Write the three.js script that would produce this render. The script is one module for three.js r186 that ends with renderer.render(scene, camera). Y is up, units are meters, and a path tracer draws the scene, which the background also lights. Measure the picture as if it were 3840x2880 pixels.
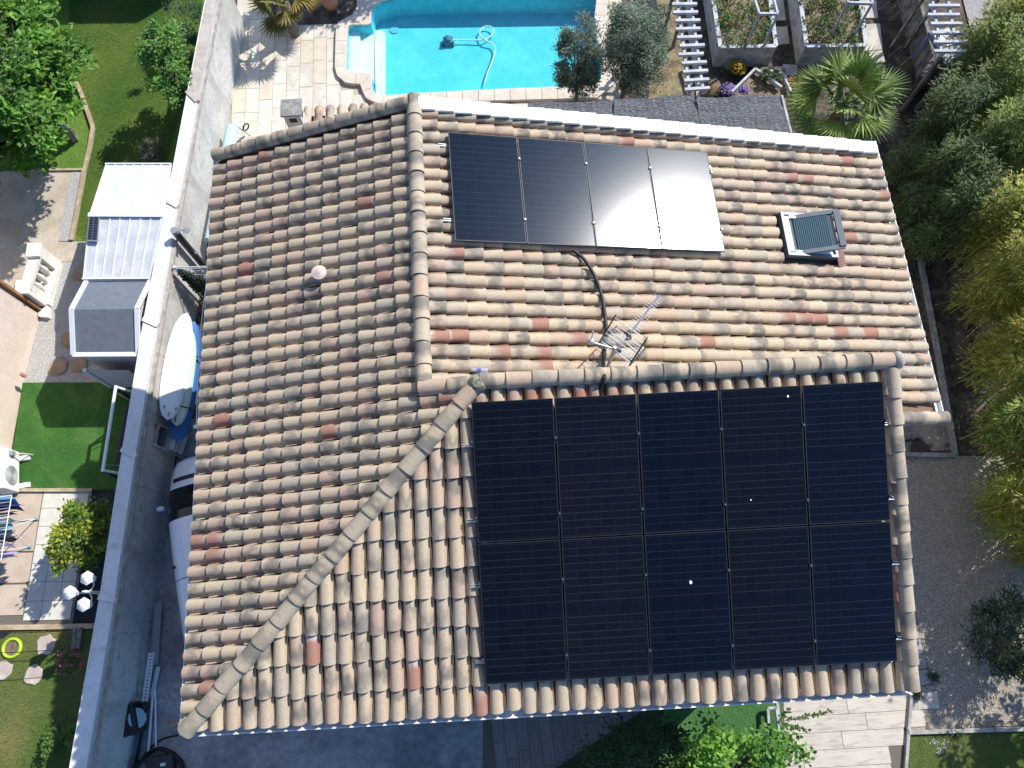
import * as THREE from 'three';
import { mergeGeometries } from 'three/addons/utils/BufferGeometryUtils.js';
import { RoundedBoxGeometry } from 'three/addons/geometries/RoundedBoxGeometry.js';
import { Sky } from 'three/addons/objects/Sky.js';

// ---------- camera, sky, sun, exposure ----------
const scene = new THREE.Scene();
const camera = new THREE.PerspectiveCamera(53.23, 4 / 3, 0.1, 600);
const PITCH = 72.1 * Math.PI / 180, YAW = 3.92 * Math.PI / 180;
camera.position.set(0, 17.8, 0);
camera.lookAt(Math.sin(YAW) * Math.cos(PITCH), 17.8 - Math.sin(PITCH), -Math.cos(YAW) * Math.cos(PITCH));
scene.add(camera);
const sunDir = new THREE.Vector3(0.845, 1, -0.628).normalize();
const sky = new Sky();
sky.name = 'sky'; sky.userData.kind = 'structure';
sky.scale.setScalar(400);
sky.material.uniforms.sunPosition.value.copy(sunDir);
sky.material.uniforms.turbidity.value = 2.2;
sky.material.uniforms.rayleigh.value = 1.15;
sky.material.uniforms.mieCoefficient.value = 0.004;
scene.add(sky);
scene.environmentIntensity = 0.2;
const sun = new THREE.DirectionalLight(new THREE.Color(1, 0.955, 0.88), 4.6);
sun.name = 'sun';
sun.position.copy(sunDir).multiplyScalar(60);
sun.castShadow = true;
sun.shadow.mapSize.set(4096, 4096);
Object.assign(sun.shadow.camera, { left: -26, right: 26, top: 26, bottom: -26, near: 10, far: 130 });
scene.add(sun, sun.target);
const renderer = new THREE.WebGLRenderer({ antialias: true });
renderer.toneMapping = THREE.LinearToneMapping;
renderer.toneMappingExposure = 1.36;
renderer.shadowMap.enabled = true;
const pmrem = new THREE.PMREMGenerator(renderer);
scene.environment = pmrem.fromScene(sky).texture;

// ---------- helpers ----------
const V = (x, y, z) => new THREE.Vector3(x, y, z);
const A3 = (a) => V(a[0], a[1], a[2]);
let seed = 7;
const R = () => { seed = (seed + 0x6D2B79F5) | 0; let t = Math.imul(seed ^ (seed >>> 15), 1 | seed); t = (t + Math.imul(t ^ (t >>> 7), 61 | t)) ^ t; return ((t ^ (t >>> 14)) >>> 0) / 4294967296; };
const rr = (a, b) => a + (b - a) * R();
const gs = () => (R() + R() + R() + R() - 2) * 0.87;
const hsh = (x, y, s) => { let h = (Math.imul(x, 374761393) + Math.imul(y, 668265263) + Math.imul(s, 1442695041)) | 0; h = Math.imul(h ^ (h >>> 13), 1274126177); h = Math.imul(h ^ (h >>> 15), 2246822519); return ((h ^ (h >>> 16)) >>> 0) / 4294967296; };
function vn(x, y, p, s) {
  const xi = Math.floor(x), yi = Math.floor(y), fx = x - xi, fy = y - yi, u = fx * fx * (3 - 2 * fx), v = fy * fy * (3 - 2 * fy);
  const a = ((xi % p) + p) % p, b = (a + 1) % p, c = ((yi % p) + p) % p, d = (c + 1) % p;
  return (hsh(a, c, s) * (1 - u) + hsh(b, c, s) * u) * (1 - v) + (hsh(a, d, s) * (1 - u) + hsh(b, d, s) * u) * v;
}
function fbm(u, v, p, o, s) { let a = 0.5, t = 0, n = 0; for (let i = 0; i < o; i++) { t += a * vn(u * p, v * p, p, s + i * 17); n += a; a *= 0.55; p *= 2; } return t / n; }
const sm = (a, b, x) => { const t = Math.min(1, Math.max(0, (x - a) / (b - a))); return t * t * (3 - 2 * t); };
const mixc = (a, b, t) => [a[0] + (b[0] - a[0]) * t, a[1] + (b[1] - a[1]) * t, a[2] + (b[2] - a[2]) * t];
const enc = (x) => Math.round(255 * (x <= 0.0031308 ? 12.92 * Math.max(0, x) : 1.055 * Math.pow(Math.min(1, x), 1 / 2.4) - 0.055));
function tex(w, h, fn, srgb = true) {
  const d = new Uint8Array(w * h * 4);
  for (let j = 0; j < h; j++) for (let i = 0; i < w; i++) {
    const c = fn((i + 0.5) / w, (j + 0.5) / h, i, j), k = (j * w + i) * 4;
    if (srgb) { d[k] = enc(c[0]); d[k + 1] = enc(c[1]); d[k + 2] = enc(c[2]); } else { const q = Math.max(0, Math.min(255, Math.round(c * 255))); d[k] = d[k + 1] = d[k + 2] = q; }
    d[k + 3] = 255;
  }
  const t = new THREE.DataTexture(d, w, h, THREE.RGBAFormat);
  t.wrapS = t.wrapT = THREE.RepeatWrapping; t.magFilter = THREE.LinearFilter; t.minFilter = THREE.LinearMipmapLinearFilter; t.generateMipmaps = true;
  if (srgb) t.colorSpace = THREE.SRGBColorSpace;
  t.needsUpdate = true; return t;
}
const rgb = (c) => new THREE.Color().setRGB(c[0], c[1], c[2]);
function mat(c, rough = 0.8, o = {}) { return new THREE.MeshStandardMaterial({ color: rgb(c), roughness: rough, ...o }); }
// two-colour grained surface: coarse patches + fine grain
function grain(size, c1, c2, p1, fine, seed0, opt = {}) {
  const map = tex(size, size, (u, v) => {
    const a = fbm(u, v, p1, 4, seed0), g = hsh(Math.floor(u * size), Math.floor(v * size), seed0 + 9), g2 = fbm(u, v, opt.p2 || 48, 2, seed0 + 5);
    let c = mixc(c1, c2, sm(opt.lo ?? 0.3, opt.hi ?? 0.7, a));
    const k = 1 + (g - 0.5) * fine + (g2 - 0.5) * fine * 1.6;
    c = [c[0] * k, c[1] * k, c[2] * k];
    return opt.extra ? opt.extra(c, u, v) : c;
  });
  const o = { map, roughness: opt.rough ?? 0.92 };
  if (opt.bump) { o.bumpMap = tex(size / 2, size / 2, (u, v) => fbm(u, v, opt.bp || 32, 3, seed0 + 31), false); o.bumpScale = opt.bump; }
  return new THREE.MeshStandardMaterial(o);
}
const taken = {};
const numbered = (n) => { const k = taken[n] = (taken[n] ?? -1) + 1; return k ? n + '_' + String(k).padStart(3, '0') : n; };
function uvBox(g, s = 1) {   // metric texture coordinates by the way each face points
  const p = g.attributes.position, n = g.attributes.normal, uv = new Float32Array(p.count * 2);
  for (let i = 0; i < p.count; i++) {
    const ax = Math.abs(n.getX(i)), ay = Math.abs(n.getY(i)), az = Math.abs(n.getZ(i));
    let a, b;
    if (ay >= ax && ay >= az) { a = p.getX(i); b = p.getZ(i); } else if (ax >= az) { a = p.getZ(i); b = p.getY(i); } else { a = p.getX(i); b = p.getY(i); }
    uv[2 * i] = a / s; uv[2 * i + 1] = b / s;
  }
  g.setAttribute('uv', new THREE.BufferAttribute(uv, 2)); return g;
}
function J(...gs) {
  gs = gs.flat().map((g) => { let q = g.index ? g.toNonIndexed() : g; if (!q.attributes.normal) q.computeVertexNormals(); if (!q.attributes.uv) uvBox(q); const o = new THREE.BufferGeometry(); for (const k of ['position', 'normal', 'uv']) o.setAttribute(k, q.attributes[k]); return o; });
  return gs.length === 1 ? gs[0] : mergeGeometries(gs);
}
function mk(name, g, m, parent, pos, ry) {
  const o = new THREE.Mesh(Array.isArray(g) ? J(g) : g, m);
  o.name = parent ? name : numbered(name); o.castShadow = o.receiveShadow = true;
  if (pos) o.position.set(pos[0], pos[1], pos[2]);
  if (ry) o.rotation.y = ry;
  (parent || scene).add(o); return o;
}
function tag(o, label, category, group, kind) { o.userData.label = label; if (category) o.userData.category = category; if (group) o.userData.group = group; if (kind) o.userData.kind = kind; return o; }
function thing(name, label, category, pos = [0, 0, 0], ry = 0, group) {
  const o = new THREE.Group(); o.name = numbered(name); o.position.set(pos[0], pos[1], pos[2]); o.rotation.y = ry; scene.add(o); return tag(o, label, category, group);
}
function struct(name, g, m) { const o = mk(name, g, m); o.userData.kind = 'structure'; return o; }
const bx = (w, h, d, x = 0, y = 0, z = 0, ry = 0) => { const g = new THREE.BoxGeometry(w, h, d); if (ry) g.rotateY(ry); g.translate(x, y, z); return uvm(g, w, h, d); };
const rbx = (w, h, d, r, x = 0, y = 0, z = 0, ry = 0) => { const g = new RoundedBoxGeometry(w, h, d, 2, r); if (ry) g.rotateY(ry); g.translate(x, y, z); return g; };
function uvm(g) { return uvBox(g.index ? g.toNonIndexed() : g); }
function cyl(a, b, r1, r2 = r1, n = 10, open = false) {   // tapered cylinder from point a to point b
  const p = A3(a), q = A3(b), d = q.clone().sub(p), L = d.length();
  const g = new THREE.CylinderGeometry(r2, r1, L, n, 1, open); g.translate(0, L / 2, 0);
  g.applyQuaternion(new THREE.Quaternion().setFromUnitVectors(V(0, 1, 0), d.normalize())); g.translate(p.x, p.y, p.z); return g;
}
function bar(a, b, w, h) {   // rectangular bar from a to b, h measured upwards
  const p = A3(a), q = A3(b), d = q.clone().sub(p), L = d.length(); d.normalize();
  let s = V(0, 1, 0).cross(d); if (s.lengthSq() < 1e-6) s = V(1, 0, 0); s.normalize(); const u = d.clone().cross(s);
  const g = new THREE.BoxGeometry(w, h, L);
  g.applyMatrix4(new THREE.Matrix4().makeBasis(s, u, d)); g.translate((p.x + q.x) / 2, (p.y + q.y) / 2, (p.z + q.z) / 2); return uvm(g);
}
const tube = (pts, r, n = 24, rs = 7, closed = false) => new THREE.TubeGeometry(new THREE.CatmullRomCurve3(pts.map(A3), closed), n, r, rs, closed);
const shp = (pts) => { const s = new THREE.Shape(); pts.forEach((p, i) => i ? s.lineTo(p[0], -p[1]) : s.moveTo(p[0], -p[1])); return s; };
function sheet(pts, y, s = 1, holes = []) {   // flat polygon, plan points [x, z]
  const h = shp(pts); holes.forEach((q) => h.holes.push(new THREE.Path(q.map((p) => new THREE.Vector2(p[0], -p[1])))));
  const g = new THREE.ShapeGeometry(h); g.rotateX(-Math.PI / 2); g.translate(0, y, 0); const q = g.toNonIndexed(); q.computeVertexNormals(); return uvBox(q, s);
}
function prism(pts, y0, y1, s = 1, holes = []) {
  const h = shp(pts); holes.forEach((q) => h.holes.push(new THREE.Path(q.map((p) => new THREE.Vector2(p[0], -p[1])))));
  const g = new THREE.ExtrudeGeometry(h, { depth: y1 - y0, bevelEnabled: false }); g.rotateX(-Math.PI / 2); g.translate(0, y0, 0); const q = g.index ? g.toNonIndexed() : g; q.computeVertexNormals(); return uvBox(q, s);
}
const inside = (x, z, pts) => { let c = false; for (let i = 0, j = pts.length - 1; i < pts.length; j = i++) { const [a, b] = pts[i], [d, e] = pts[j]; if ((b > z) !== (e > z) && x < (d - a) * (z - b) / (e - b) + a) c = !c; } return c; };
function quads(list) {   // list of 4-corner faces [p0,p1,p2,p3] with plain coordinates
  const pos = []; for (const q of list) for (const i of [0, 1, 2, 0, 2, 3]) pos.push(...q[i]);
  const g = new THREE.BufferGeometry(); g.setAttribute('position', new THREE.Float32BufferAttribute(pos, 3)); g.computeVertexNormals(); return uvBox(g);
}
const lerp3 = (a, b, t) => [a[0] + (b[0] - a[0]) * t, a[1] + (b[1] - a[1]) * t, a[2] + (b[2] - a[2]) * t];
const off = (a, x, y, z) => [a[0] + x, a[1] + y, a[2] + z];

// ---------- shared materials ----------
const M = {};
M.white = mat([0.72, 0.72, 0.7], 0.55);
M.whiteMetal = mat([0.7, 0.71, 0.72], 0.4);
M.alu = mat([0.55, 0.56, 0.58], 0.35, { metalness: 0.85 });
M.darkMetal = mat([0.025, 0.027, 0.03], 0.5);
M.black = mat([0.012, 0.012, 0.013], 0.55);
M.rubber = mat([0.01, 0.01, 0.01], 0.7);
M.render = grain(512, [0.5, 0.44, 0.36], [0.58, 0.52, 0.44], 6, 0.12, 11, { bump: 0.003, bp: 64 });
M.greyRender = grain(1024, [0.44, 0.42, 0.39], [0.54, 0.515, 0.48], 7, 0.2, 12, { bump: 0.003, bp: 64, extra: (c, u, v) => { const st = sm(0.62, 0.8, fbm(u * 1, v * 0.08, 24, 3, 301)) * 0.3 + sm(0.64, 0.76, fbm(u, v, 6, 4, 302)) * 0.25, cr = Math.abs(fbm(u, v, 5, 4, 303) - 0.5) < 0.004 ? 0.5 : 0; return mixc(c, [0.2, 0.17, 0.14], Math.min(0.6, st + cr)); } });
M.beige = grain(512, [0.66, 0.53, 0.43], [0.71, 0.58, 0.48], 5, 0.1, 13, { bump: 0.002, bp: 64 });
M.whiteStone = grain(256, [0.66, 0.62, 0.54], [0.76, 0.73, 0.66], 5, 0.1, 14);
M.coping = grain(512, [0.6, 0.59, 0.56], [0.68, 0.67, 0.65], 5, 0.1, 15, { extra: (c, u, v) => mixc(c, [0.36, 0.34, 0.3], sm(0.62, 0.85, fbm(u, v, 9, 4, 304)) * 0.4) });
M.copingOld = grain(512, [0.4, 0.35, 0.3], [0.48, 0.43, 0.38], 9, 0.16, 16);
M.wallLedge = grain(512, [0.27, 0.22, 0.18], [0.42, 0.37, 0.32], 7, 0.35, 17, { lo: 0.2, hi: 0.85 });
M.concrete = grain(1024, [0.2, 0.2, 0.2], [0.32, 0.315, 0.305], 5, 0.35, 18, { bump: 0.006, bp: 24, p2: 40, extra: (c, u, v) => { const n = fbm(u, v, 12, 4, 305), k = sm(0.5, 0.8, fbm(u, v, 4, 3, 306)); return mixc(c, [0.09, 0.09, 0.09], Math.abs(n - 0.5) < 0.014 ? 0.55 * k + 0.1 : sm(0.66, 0.8, fbm(u, v, 30, 2, 307)) * 0.5 * k); } });
M.soil = grain(512, [0.05, 0.036, 0.025], [0.12, 0.092, 0.066], 9, 0.5, 19, { bump: 0.02, bp: 32 });
M.litter = grain(512, [0.035, 0.03, 0.02], [0.1, 0.082, 0.056], 14, 0.8, 20, { bump: 0.02, bp: 48 });
M.terrace = grain(512, [0.4, 0.335, 0.26], [0.5, 0.43, 0.345], 6, 0.14, 21);
const gravelTex = (c1, c2, s0) => tex(512, 512, (u, v) => {   // pebbles: nearest of jittered cells
  const n = 56, x = u * n, y = v * n, xi = Math.floor(x), yi = Math.floor(y); let best = 9, b2 = 9, id = 0;
  for (let a = -1; a < 2; a++) for (let b = -1; b < 2; b++) { const cx = (xi + a + n) % n, cy = (yi + b + n) % n, dx = xi + a + hsh(cx, cy, s0) - x, dy = yi + b + hsh(cx, cy, s0 + 1) - y, d = dx * dx + dy * dy; if (d < best) { b2 = best; best = d; id = hsh(cx, cy, s0 + 2); } else if (d < b2) b2 = d; }
  const e = sm(0.0, 0.2, Math.sqrt(b2) - Math.sqrt(best)), c = mixc(c1, c2, id); return mixc([c1[0] * 0.45, c1[1] * 0.43, c1[2] * 0.4], c, e);
});
const gravelBump = tex(512, 512, (u, v) => { const n = 56, x = u * n, y = v * n, xi = Math.floor(x), yi = Math.floor(y); let best = 9, b2 = 9, id = 0; for (let a = -1; a < 2; a++) for (let b = -1; b < 2; b++) { const cx = (xi + a + n) % n, cy = (yi + b + n) % n, dx = xi + a + hsh(cx, cy, 3) - x, dy = yi + b + hsh(cx, cy, 4) - y, d = dx * dx + dy * dy; if (d < best) { b2 = best; best = d; id = hsh(cx, cy, 5); } else if (d < b2) b2 = d; } return sm(0, 0.4, Math.sqrt(b2) - Math.sqrt(best)) * (0.6 + 0.4 * id); }, false);
const gravel = (c1, c2, s0) => new THREE.MeshStandardMaterial({ map: gravelTex(c1, c2, s0), roughness: 0.95, bumpMap: gravelBump, bumpScale: 0.02 });
M.gravelWhite = gravel([0.5, 0.48, 0.45], [0.84, 0.82, 0.79], 3);
M.gravelTan = gravel([0.33, 0.27, 0.205], [0.68, 0.6, 0.49], 3);
M.gravelBlack = gravel([0.012, 0.014, 0.02], [0.07, 0.078, 0.095], 3);
function lawn(c1, c2, c3, s0) {
  return new THREE.MeshStandardMaterial({ roughness: 0.95, map: tex(1024, 1024, (u, v, i, j) => {
    const a = fbm(u, v, 5, 4, s0), b = fbm(u, v, 9, 3, s0 + 40), g = hsh(i, j, s0 + 2), f = vn(u * 300, v * 120, 1e6, s0 + 3);
    let c = mixc(c1, c2, sm(0.3, 0.7, a)); c = mixc(c, c3, sm(0.5, 0.8, b) * 0.6); const k = 0.62 + 0.42 * g + 0.36 * f; return [c[0] * k, c[1] * k, c[2] * k];
  }), bumpMap: tex(512, 512, (u, v, i, j) => 0.5 * hsh(i, j, s0 + 6) + 0.5 * fbm(u, v, 64, 2, s0 + 7), false), bumpScale: 0.03 });
}
M.lawn = lawn([0.055, 0.145, 0.011], [0.105, 0.19, 0.02], [0.19, 0.18, 0.045], 51);
M.lawnDry = lawn([0.05, 0.105, 0.015], [0.1, 0.13, 0.028], [0.24, 0.18, 0.07], 57);
M.turf = lawn([0.028, 0.112, 0.012], [0.045, 0.14, 0.016], [0.08, 0.165, 0.035], 63);
M.turf2 = lawn([0.045, 0.13, 0.03], [0.06, 0.15, 0.035], [0.07, 0.16, 0.04], 69);
M.oldWood = grain(256, [0.12, 0.105, 0.09], [0.26, 0.235, 0.21], 7, 0.3, 23);
M.greyWood = grain(256, [0.3, 0.29, 0.28], [0.46, 0.45, 0.44], 7, 0.2, 24);
M.brownWood = grain(256, [0.26, 0.12, 0.045], [0.36, 0.18, 0.07], 6, 0.25, 25);
M.edging = grain(256, [0.34, 0.26, 0.16], [0.46, 0.37, 0.25], 6, 0.2, 26);
M.teal = mat([0.42, 0.62, 0.62], 0.5);
M.terracotta = mat([0.45, 0.2, 0.12], 0.8);

// ---------- the house ----------
const HE = 6.245, T = 0.32, XW = -4.56, ZS = 1.0, XR = -1.02, TE = 0.235, XE = 7.335, ES = 0.015, ZN = -8.3, ZR = -3.32, XV = 5.56;
const YN = HE + T * (XR - XW), YE = YN - TE * (XE - XR), YR = HE + T * (ZS - ZR);
const frame = (o, N) => { N.normalize(); return { o, N }; };
const FW = frame(V(XW, HE, 0), V(-T, 1, 0)), FE = frame(V(XE, YE, 0), V(TE, 1, 0)), FS = frame(V(0, HE, ZS), V(-T * Math.sin(ES), 1, T * Math.cos(ES)));
FW.A = V(0, 0, 1); FE.A = V(0, 0, -1); FS.A = V(Math.cos(ES), 0, Math.sin(ES));
for (const f of [FW, FE, FS]) { f.D = f.A.clone().cross(f.N); f.P = (a, u, n = 0) => f.o.clone().addScaledVector(f.A, a).addScaledVector(f.D, -u).addScaledVector(f.N, n); f.M = (a, u, n = 0) => new THREE.Matrix4().makeBasis(f.A, f.N, f.D).setPosition(f.P(a, u, n)); }

const house = thing('tiled_house', 'house with weathered barrel tile roofs carrying two solar arrays', 'house', [0, 0, 0]);
const wallG = (pts, y0, y1) => prism(pts, y0, y1, 3);
mk('wall', wallG([[-4.25, -8.0], [-4.05, -8.0], [-4.05, 0.7], [-4.25, 0.7]], 0, 6.2), M.render, house);
mk('wall', wallG([[-4.05, 0.5], [5.35, 0.5], [5.35, 0.7], [-4.05, 0.7]], 0, 6.2), M.render, house);
mk('wall', wallG([[6.85, -8.0], [7.05, -8.0], [7.05, -3.0], [6.85, -3.0]], 0, YE - 0.02), M.render, house);
{ const rendM = M.render; // gable walls: outlines in a vertical plane, extruded
  const gable = (pts, depth, place) => { const s = new THREE.Shape(); pts.forEach((p, i) => i ? s.lineTo(p[0], p[1]) : s.moveTo(p[0], p[1])); const g = new THREE.ExtrudeGeometry(s, { depth, bevelEnabled: false }); place(g); const q = g.index ? g.toNonIndexed() : g; q.computeVertexNormals(); mk('gable_wall', uvBox(q, 3), M.render, house); };
  const yE = (x) => YN - TE * (x - XR) - 0.1, yW = (x) => HE + T * (x - XW) - 0.1;
  gable([[-4.05, 0], [6.85, 0], [6.85, yE(6.85)], [XR, YN - 0.1], [-4.05, yW(-4.05)]], 0.2, (g) => g.translate(0, 0, -8.0));
  gable([[XR, 6.0], [5.35, yE(5.35) - 0.1], [5.35, YR - 0.12], [-0.3, YR - 0.12], [XR, YN - 0.1]], 0.18, (g) => g.translate(0, 0, ZR - 0.02));
  M.render = M.whiteStone; gable([[5.55, 0], [6.85, 0], [6.85, yE(6.85)], [5.55, yE(5.55)]], 0.16, (g) => g.translate(0, 0, -3.1)); M.render = rendM;
  const yS = (z) => HE + T * (ZS - z) - 0.14;
  gable([[-0.5, 0], [3.3, 0], [3.3, yS(-3.3)], [-0.5, yS(0.5)]], 0.2, (g) => { g.rotateY(Math.PI / 2); g.translate(5.35, 0, 0); });
}
M.deckBoard = mat([0.2, 0.12, 0.08], 0.9);
{ // closed roof decks under the tiles
  const dk = (name, pts) => { const top = pts, bot = pts.map((p) => [p[0], p[1] - 0.09, p[2]]); const f = [], n = pts.length; for (let i = 1; i < n - 1; i++) { f.push([top[0], top[i], top[i + 1], top[i + 1]]); f.push([bot[0], bot[i + 1], bot[i], bot[i]]); } for (let i = 0; i < n; i++) { const j = (i + 1) % n; f.push([top[i], bot[i], bot[j], top[j]]); } mk(name, quads(f), M.deckBoard, house); };
  const q = (v) => [v.x, v.y - 0.035, v.z];
  dk('roof_deck', [q(FW.P(ZN, 0)), q(FW.P(ZR, 0)), [XR, YN - 0.035, ZR], [XR, YN - 0.035, ZN]]); dk('roof_deck', [q(FW.P(ZR, 0)), q(FW.P(ZS, 0)), [XW + ZS - ZR, YR - 0.035, ZR]]);
  dk('roof_deck', [q(FS.P(XW, 0)), q(FS.P(XV, 0)), [XV, YR - 0.035, ZR + XV * ES], [XW + ZS - ZR, YR - 0.035, ZR]]);
  dk('roof_deck', [q(FE.P(8.3, 0)), [XR, YN - 0.035, ZN], [XR, YN - 0.035, ZR], [5.58, YN - 0.035 - TE * 6.6, ZR], [5.58, YN - 0.035 - TE * 6.6, -2.92], q(FE.P(2.92, 0))]);
}
// clay tile prints: 8 x 8 variants, 128 px each: barrel across, foot of the tile at the top of each cell
const tileAtlas = tex(1024, 1024, (u, v, i, j) => {
  const ci = i >> 7, cj = j >> 7, id = cj * 8 + ci, x = (i & 127) / 127, y = (j & 127) / 127, h = (k) => hsh(id, k, 91);
  const pal = [[0.48, 0.375, 0.25], [0.46, 0.36, 0.245], [0.43, 0.345, 0.245], [0.46, 0.345, 0.235], [0.43, 0.3, 0.215], [0.41, 0.335, 0.245], [0.5, 0.39, 0.26], [0.45, 0.325, 0.225]];
  let c = pal[Math.floor(h(1) * 8)];
  const wob = fbm(x * 0.25 + h(9), y * 0.25 + h(8), 16, 3, id + 3) - 0.5;
  if (id % 32 === 5) c = mixc([0.34, 0.165, 0.11], [0.47, 0.4, 0.33], sm(0.52, 0.3, y + wob * 0.35));          // flamed red tile, pale head
  else if (id % 32 === 11) c = mixc([0.33, 0.17, 0.12], [0.4, 0.32, 0.25], sm(0.62, 0.28, y + wob * 0.4));
  else if (h(2) < 0.62) { const at = h(3) < 0.55 ? rr2(h(4), 0.55, 0.92) : rr2(h(4), 0.15, 0.5), d = Math.abs(y + wob * 0.55 - at); c = mixc(c, [0.16, 0.14, 0.115], sm(0.36, 0.03, d) * (0.45 + 0.5 * h(5))); }   // smoke flame baked into the clay
  const wob2 = fbm(x * 0.5 + h(7), y * 0.5 + h(6), 24, 3, id + 60);
  c = mixc(c, [0.2, 0.18, 0.15], sm(0.55, 0.8, wob2) * 0.3);
  const g = hsh(i, j, 5), g2 = vn(i / 3.1, j / 3.1, 4096, 6);
  const k = 0.84 + 0.2 * g + 0.14 * g2; c = [c[0] * k, c[1] * k, c[2] * k];
  if (g2 > 0.86 && g > 0.5) c = mixc(c, [0.07, 0.06, 0.05], 0.6);
  if (h(10) < 0.2 && x > 0.74 && fbm(x + h(11), y + h(12), 9, 2, id) > 0.72) c = mixc([0.42, 0.3, 0.02], [0.36, 0.3, 0.08], g);   // yellow lichen sitting in the channel
  return c;
});
function rr2(t, a, b) { return a + (b - a) * t; }
tileAtlas.wrapS = tileAtlas.wrapT = THREE.ClampToEdgeWrapping;
M.tile = new THREE.MeshStandardMaterial({ map: tileAtlas, roughness: 0.9 });
M.mortar = grain(256, [0.3, 0.26, 0.21], [0.42, 0.37, 0.31], 6, 0.3, 33);
const PT = 0.228;
const prof = [];   // one-piece barrel-and-channel section: [across, height]
for (let i = 0; i <= 8; i++) { const t = Math.PI * (1 - i / 8); prof.push([0.094 + 0.094 * Math.cos(t), 0.002 + 0.087 * Math.pow(Math.sin(t), 0.8)]); }
prof.push([0.203, -0.006], [0.22, -0.004], [0.232, 0.01]);
function tileGeo(id, L, sag = 0) {
  const cu = (id % 8) / 8, cv = Math.floor(id / 8) / 8, pos = [], uv = [], at = (i, s) => {
    const tap = 0.82 + 0.18 * s, [px, py] = prof[i], w = prof.length - 1;
    return { p: [0.094 + (px - 0.094) * tap, py * (0.8 + 0.2 * s) + 0.042 * s, s * L], t: [cu + (0.03 + 0.94 * (px / 0.232)) / 8, cv + (0.03 + 0.94 * s) / 8] };
  };
  const put = (...q) => { for (const k of [0, 1, 2, 0, 2, 3]) { pos.push(...q[k].p); uv.push(...q[k].t); } };
  const w = prof.length - 1;
  for (let i = 0; i < w; i++) put(at(i, 0), at(i, 1), at(i + 1, 1), at(i + 1, 0));
  for (let i = 0; i < w; i++) { const a = at(i, 1), b = at(i + 1, 1), dn = (q) => ({ p: [0.094 + (q.p[0] - 0.094) * 0.87, q.p[1] - 0.018, q.p[2] - 0.002], t: q.t }); put(a, dn(a), dn(b), b); }
  const g = new THREE.BufferGeometry(); g.setAttribute('position', new THREE.Float32BufferAttribute(pos, 3)); g.setAttribute('uv', new THREE.Float32BufferAttribute(uv, 2));
  // smooth normals round the barrel
  const nn = new Float32Array(pos.length), face = w * 6;
  g.computeVertexNormals(); nn.set(g.attributes.normal.array);
  const sec = (i) => { const a = prof[Math.max(0, i - 1)], b = prof[Math.min(w, i + 1)], n = V(-(b[1] - a[1]), b[0] - a[0], 0).normalize(); return n; };
  for (let i = 0; i < w; i++) for (let k = 0; k < 6; k++) { const idx = [0, 0, 1, 0, 1, 1][k], n = sec(i + idx), o = (i * 6 + k) * 3; nn[o] = n.x; nn[o + 1] = n.y; nn[o + 2] = n.z; }
  g.setAttribute('normal', new THREE.BufferAttribute(nn, 3)); return g;
}
function clip(g, nx, nz, d) {   // keep the part of a geometry where nx*x + nz*z < d
  const P = g.attributes.position, U = g.attributes.uv, Nn = g.attributes.normal, pos = [], uv = [], nor = [];
  for (let i = 0; i < P.count; i += 3) {
    let poly = [0, 1, 2].map((k) => ({ p: [P.getX(i + k), P.getY(i + k), P.getZ(i + k)], t: [U.getX(i + k), U.getY(i + k)], n: [Nn.getX(i + k), Nn.getY(i + k), Nn.getZ(i + k)] }));
    const out = [];
    for (let k = 0; k < poly.length; k++) { const a = poly[k], b = poly[(k + 1) % poly.length], da = nx * a.p[0] + nz * a.p[2] - d, db = nx * b.p[0] + nz * b.p[2] - d; if (da <= 0) out.push(a); if ((da < 0) !== (db < 0) && da !== db) { const t = da / (da - db), m = (x, y) => x.map((q, e) => q + (y[e] - q) * t); out.push({ p: m(a.p, b.p), t: m(a.t, b.t), n: m(a.n, b.n) }); } }
    for (let k = 1; k < out.length - 1; k++) for (const q of [out[0], out[k], out[k + 1]]) { pos.push(...q.p); uv.push(...q.t); nor.push(...q.n); }
  }
  if (!pos.length) return null;
  const r = new THREE.BufferGeometry(); r.setAttribute('position', new THREE.Float32BufferAttribute(pos, 3)); r.setAttribute('normal', new THREE.Float32BufferAttribute(nor, 3)); r.setAttribute('uv', new THREE.Float32BufferAttribute(uv, 2)); return r;
}
const winC = [5.568,5.932,-6.164];
const tiles = [];   // {m: matrix, id, L, clip}
const pick = (a, b, s) => { const t = hsh(a, b, s); let id = Math.floor(hsh(a, b, s + 1) * 64); if (id % 32 === 5 && t < 0.5) id += 1; return id % 64; };
const EXW = (XR - XW) / Math.cos(Math.atan(T)) / 12, EXS = (ZS - ZR) / Math.cos(Math.atan(T)) / 11, EXE = (XE - XR) / Math.cos(Math.atan(TE)) / 28;
const jit = (M4, a, b, s) => M4.multiply(new THREE.Matrix4().makeRotationFromEuler(new THREE.Euler((hsh(a, b, s) - 0.5) * 0.03, (hsh(a, b, s + 1) - 0.5) * 0.05, (hsh(a, b, s + 2) - 0.5) * 0.04)).setPosition((hsh(a, b, s + 3) - 0.5) * 0.01, hsh(a, b, s + 4) * 0.006 + 0.02 * (vn(a * 0.35 + 9, b * 0.35 + 9, 4096, s) - 0.5), (hsh(a, b, s + 5) - 0.5) * (hsh(a, b, s + 6) < 0.06 ? 0.1 : 0.03)));
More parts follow.
